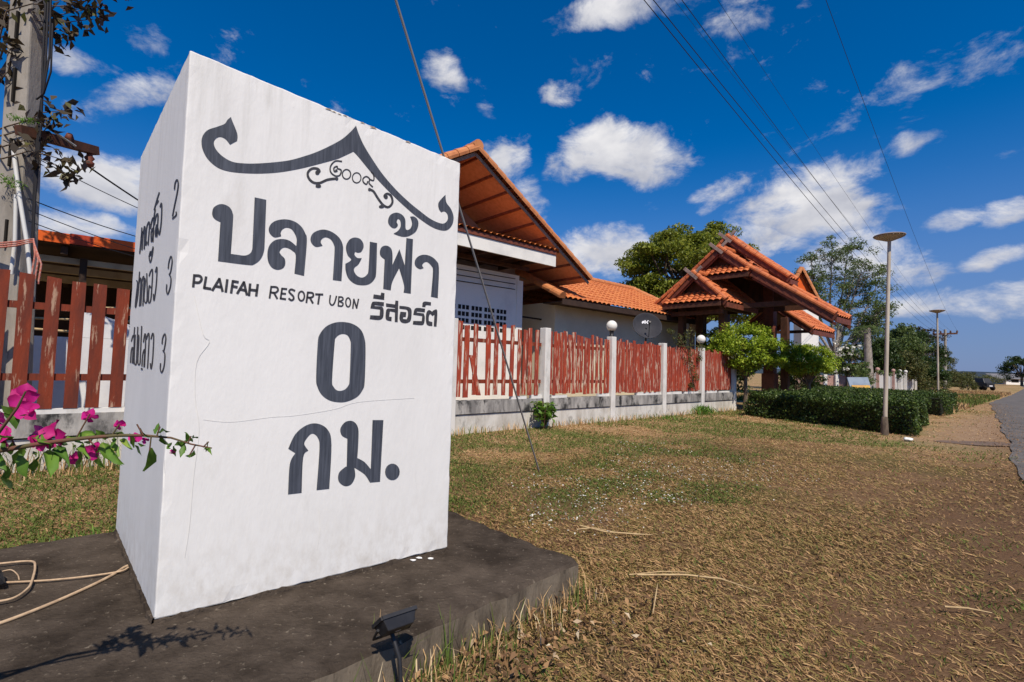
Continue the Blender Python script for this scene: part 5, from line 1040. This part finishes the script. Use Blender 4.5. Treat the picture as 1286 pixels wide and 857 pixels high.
for k in np.arange(0, ln, .28): b.box(p0+dv*k+ZD*.3, dv*.13, np.array([dv[1], -dv[0], 0])*.03, ZD*(1.25+.1*math.sin(k*3)))
b.build('picket_panel', M['postwhite'], wf); b = MB(); b.box(p0-np.array([dv[1], -dv[0], 0])*.1, dv*ln, np.array([dv[1], -dv[0], 0])*.08, ZD*.45); b.build('plinth', M['postwhite'], wf)
for k in np.linspace(0, ln, 7):
    b = MB(); q = p0+dv*k+np.array([dv[1], -dv[0], 0])*.1; b.box(q, dv*.16, np.array([dv[1], -dv[0], 0])*.16, ZD*1.7); b.ball(q+dv*.08+np.array([dv[1], -dv[0], 0])*.08+ZD*1.82, .14, 10); b.build('post', M['pink'] if k < ln*.4 else M['postwhite'], wf)
rs = thing('red_roof_hut', at_y(1082, 470, 42)*np.array([1, 1, 0]), 'small red roofed hut glimpsed beside the frangipani', 'hut')
c_ = at_y(1082, 462, 42); b = MB(); roof(b, c_+np.array([-.9, -.8, -.4]), np.array([2., 0, 0]), np.array([0, 1.0, .75])); roof(b, c_+np.array([-.9, 1.2, -.4]), np.array([2., 0, 0]), np.array([0, -1.0, .75])); b.build('roof', M['tile_red'], rs)
b = MB(); b.box(np.array([c_[0]-.7, c_[1]-.4, 0]), (1.6, 0, 0), (0, 1.2, 0), ZD*(c_[2]-.42)); b.build('wall', M['white'], rs)
# white shed at the right border
c_ = at_y(1264, 500, 150.); sh = thing('white_shed', c_*np.array([1, 1, 0]), 'low white shed with grey sheet roof beyond the road bend', 'shed')
b = MB(); hz_ = 1.6; o_ = np.array([c_[0], c_[1], 0]); b.box(o_, (14, 0, 0), (0, 8, 0), ZD*1.7); b.build('wall', M['white'], sh)
zz = 1.7; b = MB(); b.prism([o_+np.array([-3.5, -.6, zz]), o_+np.array([15, -.6, zz]), o_+np.array([15, 4., zz+1.5]), o_+np.array([-2.5, 4., zz+1.5])], ZD*.08); b.build('roof', M['sheetroof'], sh)
b = MB(); b.box(o_+np.array([1.6, -.05, .7]), (2.2, 0, 0), (0, .05, 0), ZD*.9); b.build('window', M['hole'], sh)
# dark pickup far down the verge
c_ = at_y(1237, 501, 62.); c_[2] = 0; pk = thing('parked_vehicle', c_, 'small dark vehicle parked on the verge at the road bend', 'vehicle'); b = MB()
b.box(c_+np.array([-.5, -.8, .35]), (1.0, 0, 0), (0, 2.2, 0), ZD*.55); b.prism([c_+np.array([-.5, -.5, .9]), c_+np.array([.5, -.5, .9]), c_+np.array([.42, -.2, 1.5]), c_+np.array([-.42, -.2, 1.5])], (0, 1.2, 0)); b.build('body', M['black'], pk, bevel=.05)
for x, y in ((-.5, -.5), (.5, -.5), (-.5, 1.), (.5, 1.)): b = MB(); b.lathe(c_+np.array([x-.07, y, .3]), [(0, 0), (.3, 0), (.3, .14), (0, .14)], 12, np.array([1, 0, 0])); b.build('wheel', M['hole'], pk)
b = MB(); b.box(c_+np.array([-.2, -.82, .5]), (.4, 0, 0), (0, .02, 0), ZD*.12); b.build('plate', M['logo'], pk)
# crumpled white bag by the hedge
c_ = at_z(1140, 552, .03); b = MB(); b.ball(c_+ZD*.0, .075, 10, (1.2, .7, .5)); b.ball(c_+np.array([.09, .02, 0]), .04, 8, (1, .8, .5)); bgp = b.build('plastic_bag', M['chip'])
for v in bgp.data.vertices: v.co += Vector(RNG.normal(size=3)*.012)
props(bgp, 'crumpled white plastic bag on the ground at the hedge corner', 'bag')

# ---------------------------------------------------------------- grass, litter, stalks
def inside_plat(x, y):
    poly = outline; res = np.zeros(len(x), bool); j = len(poly)-1
    for i in range(len(poly)):
        xi, yi = poly[i]; xj, yj = poly[j]; cnd = ((yi > y) != (yj > y)) & (x < (xj-xi)*(y-yi)/(yj-yi+1e-12)+xi); res ^= cnd; j = i
    return res
def field(n, rmin, rmax, a0=-62, a1=68, pw=1.):
    r = rmin*(rmax/rmin)**(RNG.uniform(0, 1, n)**pw); a = np.radians(RNG.uniform(a0, a1, n)); return r*np.sin(a), r*np.cos(a), r
def vnoise(x, y, sc, seed):
    g_ = np.random.default_rng(seed).uniform(0, 1, (64, 64)); u, v = x*sc+100, y*sc+100; i, j = np.floor(u).astype(int), np.floor(v).astype(int); fu, fv = u-i, v-j; fu = fu*fu*(3-2*fu); fv = fv*fv*(3-2*fv); G_ = lambda a, b_: g_[a % 64, b_ % 64]
    return (G_(i, j)*(1-fu)+G_(i+1, j)*fu)*(1-fv)+(G_(i, j+1)*(1-fu)+G_(i+1, j+1)*fu)*fv
def keep(x, y):
    s_ = (x-B0[0])*FD[0]+(y-B0[1])*FD[1]; t_ = (x-B0[0])*ND[0]+(y-B0[1])*ND[1]
    bare = (t_ > 5.2+2.2*(vnoise(x, y, .8, 3)-.5)+RNG.normal(size=len(x))*.25) & (s_ > 7+RNG.normal(size=len(x))*.5)
    return ~inside_plat(x, y) & (t_ > .12) & (t_ < 8.2) & (RNG.uniform(size=len(x)) < np.clip((8.1-t_)/2.6, 0, 1)**.7) & ~(bare & (RNG.uniform(size=len(x)) < .9)), s_, t_
def grass(name, n, h0, rmin, rmax, lay, seed):
    x, y, r = field(n, rmin, rmax); k, s_, t_ = keep(x, y); x, y, r, t_, s_ = x[k], y[k], r[k], t_[k], s_[k]
    gmask = .6*vnoise(x, y, .55, 21)+.4*vnoise(x, y, 1.7, 22); road = np.clip((t_-3.2)/3., 0, 1)
    dens_ = np.clip(.12+.5*vnoise(x, y, 3.6, 31)+.5*vnoise(x, y, .7, 33), .06, 1)-.15*road; k = RNG.uniform(size=len(x)) < dens_; x, y, r, gmask, road, t2, s2_ = x[k], y[k], r[k], gmask[k], road[k], t_[k]/3.6, s_[k]; m = len(x)
    gr = RNG.uniform(size=m) < np.clip((gmask-.31)*3.9-road*.9+.25*np.exp(-((x-.6)**2+(y-5.4)**2)/2.2), .04, .8)
    dk = np.clip((3.6*t2-1.0)/2.2, 0, 1)*np.clip((8-s2_)/4, 0, 1); tint_ = np.where(gr, RNG.uniform(0, .36, m), np.maximum(.44, RNG.uniform(.46, 1., m)**1.15-.34*dk*RNG.uniform(.3, 1, m)))  # dk lowers the dry blades' tint, vignette darkening put into the colour
    h_ = h0*RNG.uniform(.4, 1.4, m)*np.where(gr, 1.2, .9)*(1+.05*r); wd = .0016*(1+.30*r)*RNG.uniform(.6, 1.4, m)
    a = RNG.uniform(0, 2*math.pi, m); ly = np.where(gr, RNG.uniform(.2, 1.1, m), RNG.uniform(.5, lay, m)); d = np.c_[np.cos(a), np.sin(a), np.zeros(m)]; sd_ = np.c_[-np.sin(a), np.cos(a), np.zeros(m)]; P = np.c_[x, y, np.full(m, -.01)]
    V = np.empty((m, 4, 3)); V[:, 0] = P-sd_*wd[:, None]; V[:, 1] = P+sd_*wd[:, None]; mid_ = P+d*(h_*ly*.6)[:, None]; mid_[:, 2] += h_*.6/(1+.4*ly); V[:, 2] = mid_+sd_*wd[:, None]*.2+d*(h_*ly*.5)[:, None]+np.c_[np.zeros((m, 2)), h_*.25/(1+ly)]; V[:, 3] = mid_-sd_*wd[:, None]*.6
    return props(np_mesh(name, V.reshape(-1, 3), np.arange(4*m).reshape(-1, 4), LF['grass'], None, np.repeat(tint_, 4)), kind='stuff')
grass('dry_grass', 1150000, .025, 1.6, 30, 2.4, 1)
x, y, r = field(15000, 1.6, 18); k, s_, t_ = keep(x, y); k &= RNG.uniform(size=len(x)) < np.clip(vnoise(x, y, 1.1, 41)*1.5-.35+(r < 2.6)*.5, 0, 1); x, y, r = x[k], y[k], r[k]
props(leaves('leaf_litter', np.c_[x, y, RNG.uniform(.0, .035, len(x))], .022*(1+.05*r), LF['litter'], asp=.4, dirs=np.c_[RNG.normal(size=(len(x), 2)), np.zeros(len(x))], updir=2., tint=RNG.uniform(0, .95, len(x))**1.3), kind='stuff')
# white lawn flowers in drifts
x, y, r = field(30000, 3.6, 16, -20, 48); k, s_, t_ = keep(x, y); fm = np.zeros(len(x))
for px, py, rx in ((790, 612, .7), (825, 590, 1.), (880, 598, .9), (740, 638, .7), (700, 612, .6), (830, 625, .6), (920, 590, 1.), (690, 655, .35), (815, 565, .8)):
    q = at_z(px, py); fm = np.maximum(fm, np.exp(-(((x-q[0])**2+(y-q[1])**2)/(rx*rx*.5))))
k &= RNG.uniform(size=len(x)) < fm*.42; x, y, r = x[k], y[k], r[k]; nfl = len(x)
props(leaves('lawn_flowers', np.c_[x, y, RNG.uniform(.02, .06, nfl)], .019, LF['flower'], asp=.8, dirs=np.c_[RNG.normal(size=(nfl, 2)), np.zeros(nfl)], updir=2.), kind='stuff')
# rough weeds and dead blades along the slab edge and behind the marker
def edge_weeds():
    P = []; a, e = A_, np.array([-1.1, 1.43]); dv_ = e-a; nr = np.array([-dv_[1], dv_[0]])/np.linalg.norm(dv_); nr = nr if nr[0] > 0 else -nr; V = []; T = []
    for k in range(520):
        f = random.random(); off = abs(random.gauss(.05, .09)); q = a+dv_*f+nr*(off+.01); gl = random.random() < .45; h_ = random.uniform(.06, .16)*(1.6 if random.random() < .12 else 1); an_ = random.uniform(0, 6.28); ln = random.uniform(.1, .5)*h_*(1 if gl else 1.8); wd = random.uniform(.002, .004); d = np.array([math.cos(an_), math.sin(an_), 0]); s2 = np.array([-d[1], d[0], 0])*wd; p = np.array([q[0], q[1], -.01]); m_ = p+d*ln*.35+ZD*h_*.6; tp_ = p+d*ln+ZD*h_*(1 if gl else .85)
        V += [p-s2, p+s2, m_+s2*.8, m_-s2*.8, m_-s2*.8, m_+s2*.8, tp_+s2*.1, tp_-s2*.1]; T += [random.uniform(.02, .33) if gl else random.uniform(.6, 1)]*8
    V = np.array(V); props(np_mesh('slab_edge_weeds', V, np.arange(len(V)).reshape(-1, 4), LF['grass'], None, np.array(T)), kind='stuff')
    V = []; T = []
    for k in range(900):
        s0 = random.uniform(-7.2, -2.8); t0 = abs(random.gauss(.12, .25))+.1; p = L(s0, t0, -.01); gl = random.random() < .5; h_ = random.uniform(.1, .4)*(1 if t0 < .35 else .5); an_ = random.uniform(0, 6.28); d = np.array([math.cos(an_), math.sin(an_), 0]); s2 = np.array([-d[1], d[0], 0])*.006; m_ = p+d*h_*.15+ZD*h_*.6; tp_ = p+d*h_*.5+ZD*h_
        V += [p-s2, p+s2, m_+s2*.8, m_-s2*.8, m_-s2*.8, m_+s2*.8, tp_+s2*.1, tp_-s2*.1]; T += [random.uniform(.02, .36) if gl else random.uniform(.6, 1)]*8
    for k in range(700):
        s0 = random.uniform(-.3, 12); t0 = abs(random.gauss(.0, .16))+.12; p = L(s0, t0, -.01); gl = random.random() < .35; h_ = random.uniform(.06, .2); an_ = random.uniform(0, 6.28); d = np.array([math.cos(an_), math.sin(an_), 0]); s2 = np.array([-d[1], d[0], 0])*.008; m_ = p+d*h_*.15+ZD*h_*.6; tp_ = p+d*h_*.5+ZD*h_
        V += [p-s2, p+s2, m_+s2*.8, m_-s2*.8, m_-s2*.8, m_+s2*.8, tp_+s2*.1, tp_-s2*.1]; T += [random.uniform(.02, .36) if gl else random.uniform(.6, 1)]*8
    V = np.array(V); props(np_mesh('fence_foot_weeds', V, np.arange(len(V)).reshape(-1, 4), LF['grass'], None, np.array(T)), kind='stuff')
edge_weeds()
def verge():
    n = 60000; s_ = RNG.uniform(19, 62, n); t_ = RNG.uniform(-4, 5.2, n)+RNG.normal(size=n)*.3; k = (t_ < 5.0-.012*(s_-30)) & (RNG.uniform(size=n) < .2+vnoise(s_, t_, .25, 51)); s_, t_ = s_[k], t_[k]; m = len(s_)
    P = B0+FD*s_[:, None]+ND*t_[:, None]; P[:, 2] = -.02; h_ = RNG.uniform(.06, .3, m)*(.4+vnoise(s_, t_, .3, 52)); a = RNG.uniform(0, 6.28, m); d = np.c_[np.cos(a), np.sin(a), np.zeros(m)]; sd_ = np.c_[-np.sin(a), np.cos(a), np.zeros(m)]*.022
    up = np.c_[np.zeros((m, 2)), h_]; V = np.empty((m, 4, 3)); V[:, 0] = P-sd_; V[:, 1] = P+sd_; V[:, 2] = P+up+d*h_[:, None]*.5+sd_*.2; V[:, 3] = P+up*.8+d*h_[:, None]*.5-sd_*.2
    gm = vnoise(s_, t_, .18, 53); props(np_mesh('verge_grass', V.reshape(-1, 3), np.arange(4*m).reshape(-1, 4), LF['grass'], None, np.repeat(np.where(gm+RNG.normal(size=m)*.12 > .5, RNG.uniform(.1, .42, m), RNG.uniform(.5, .9, m)), 4)), kind='stuff')
verge()
n = 5200; s_ = RNG.uniform(1.5, 34, n)**1.0; le = np.array([st(p)[1] for p in left]); ls = np.array([st(p)[0] for p in left]); t_g = np.interp(s_, ls, le)+np.abs(RNG.normal(size=n))*RNG.choice([-.5, .35], n); Pg = B0+FD*s_[:, None]+ND*t_g[:, None]; Pg[:, 2] = .008
props(leaves('gravel', Pg, RNG.uniform(.010, .028, n), LF['litter'], asp=.9, updir=1., fold=.3, tint=RNG.uniform(.35, .8, n)), kind='stuff')
P = []; tn = []
for px, py, n_, rad in ((700, 795, 150, .17), (650, 830, 170, .17), (740, 770, 90, .16), (610, 850, 120, .14), (780, 800, 60, .25), (830, 760, 40, .3)):
    q = at_z(px, py); k = RNG.normal(size=(n_, 3))*np.array([rad, rad, 0]); P.append(q+k+np.c_[np.zeros((n_, 2)), RNG.uniform(.01, .06, n_)]); tn.append(RNG.uniform(0, 1, n_)**1.5)
P = np.concatenate(P); tn = np.concatenate(tn); k = ~inside_plat(P[:, 0], P[:, 1]); props(leaves('dead_leaves', P[k], RNG.uniform(.02, .05, k.sum()), LF['litter'], asp=.42, tint=tn[k], updir=.5, fold=.3), kind='stuff')
V = []; T = []; BL = ((465, 852, 470, 770), (468, 855, 478, 765), (462, 850, 458, 800), (505, 856, 500, 790), (535, 850, 530, 800), (560, 830, 556, 770), (563, 835, 566, 760), (480, 857, 520, 800), (485, 860, 545, 795), (575, 815, 590, 775), (600, 800, 606, 765), (545, 845, 575, 800), (515, 860, 528, 815), (640, 790, 660, 750), (622, 800, 615, 755), (655, 770, 680, 735))
for i, (x0, y0, x1, y1) in enumerate(BL):
    p = at_z(x0, min(y0, 856)); tp_ = at_y(x1, y1, p[1]+random.uniform(-.05, .08)); gl = i % 3 != 1; n_ = 6; wd = .004 if gl else .0035; prev = None
    for j in range(n_+1):
        f = j/n_; c_ = p+(tp_-p)*f+(ZD*.05+RT*random.uniform(-.01, .01))*math.sin(f*math.pi)*.6; ww = RT*wd*(1-f*.9)
        if prev is not None: V += [prev[0], prev[1], c_+ww, c_-ww]; T += [.2+.1*random.random() if gl else .85]*4
        prev = (c_-ww, c_+ww)
V = np.array(V); tg = thing('tall_grass', at_z(520, 856)*np.array([1, 1, 0]), 'tall green and dry grass blades standing before the slab around the floodlight', 'grass'); np_mesh('blades', V, np.arange(len(V)).reshape(-1, 4), LF['grass'], tg, np.array(T))
ST = [([(800, 722), (860, 722), (905, 727), (952, 743)], 'long pale dry stalk lying across the lawn before the slab', .006), ([(728, 660), (760, 668), (800, 671), (820, 672)], 'dry stalk lying among the white lawn flowers', .006), ([(724, 665), (745, 663), (780, 670)], 'short dry stalk crossing another among the white flowers', .005), ([(1186, 762), (1215, 764), (1246, 770)], 'dry twig lying on the bare soil near the road', .006), ([(790, 722), (830, 718), (866, 719)], 'thin dry stalk parallel to the long pale one', .004), ([(820, 770), (824, 745), (826, 733)], 'bent pale straw standing up before the slab corner', .004)]
for P_, lab, rad in ST:
    b = MB(); b.tube([at_z(x, y, .035) for x, y in P_], [rad]*(len(P_)-1)+[rad*.4], 6); props(b.build('dry_stalk', M['straw']), lab, 'stalk', 'dry stalks on the lawn')
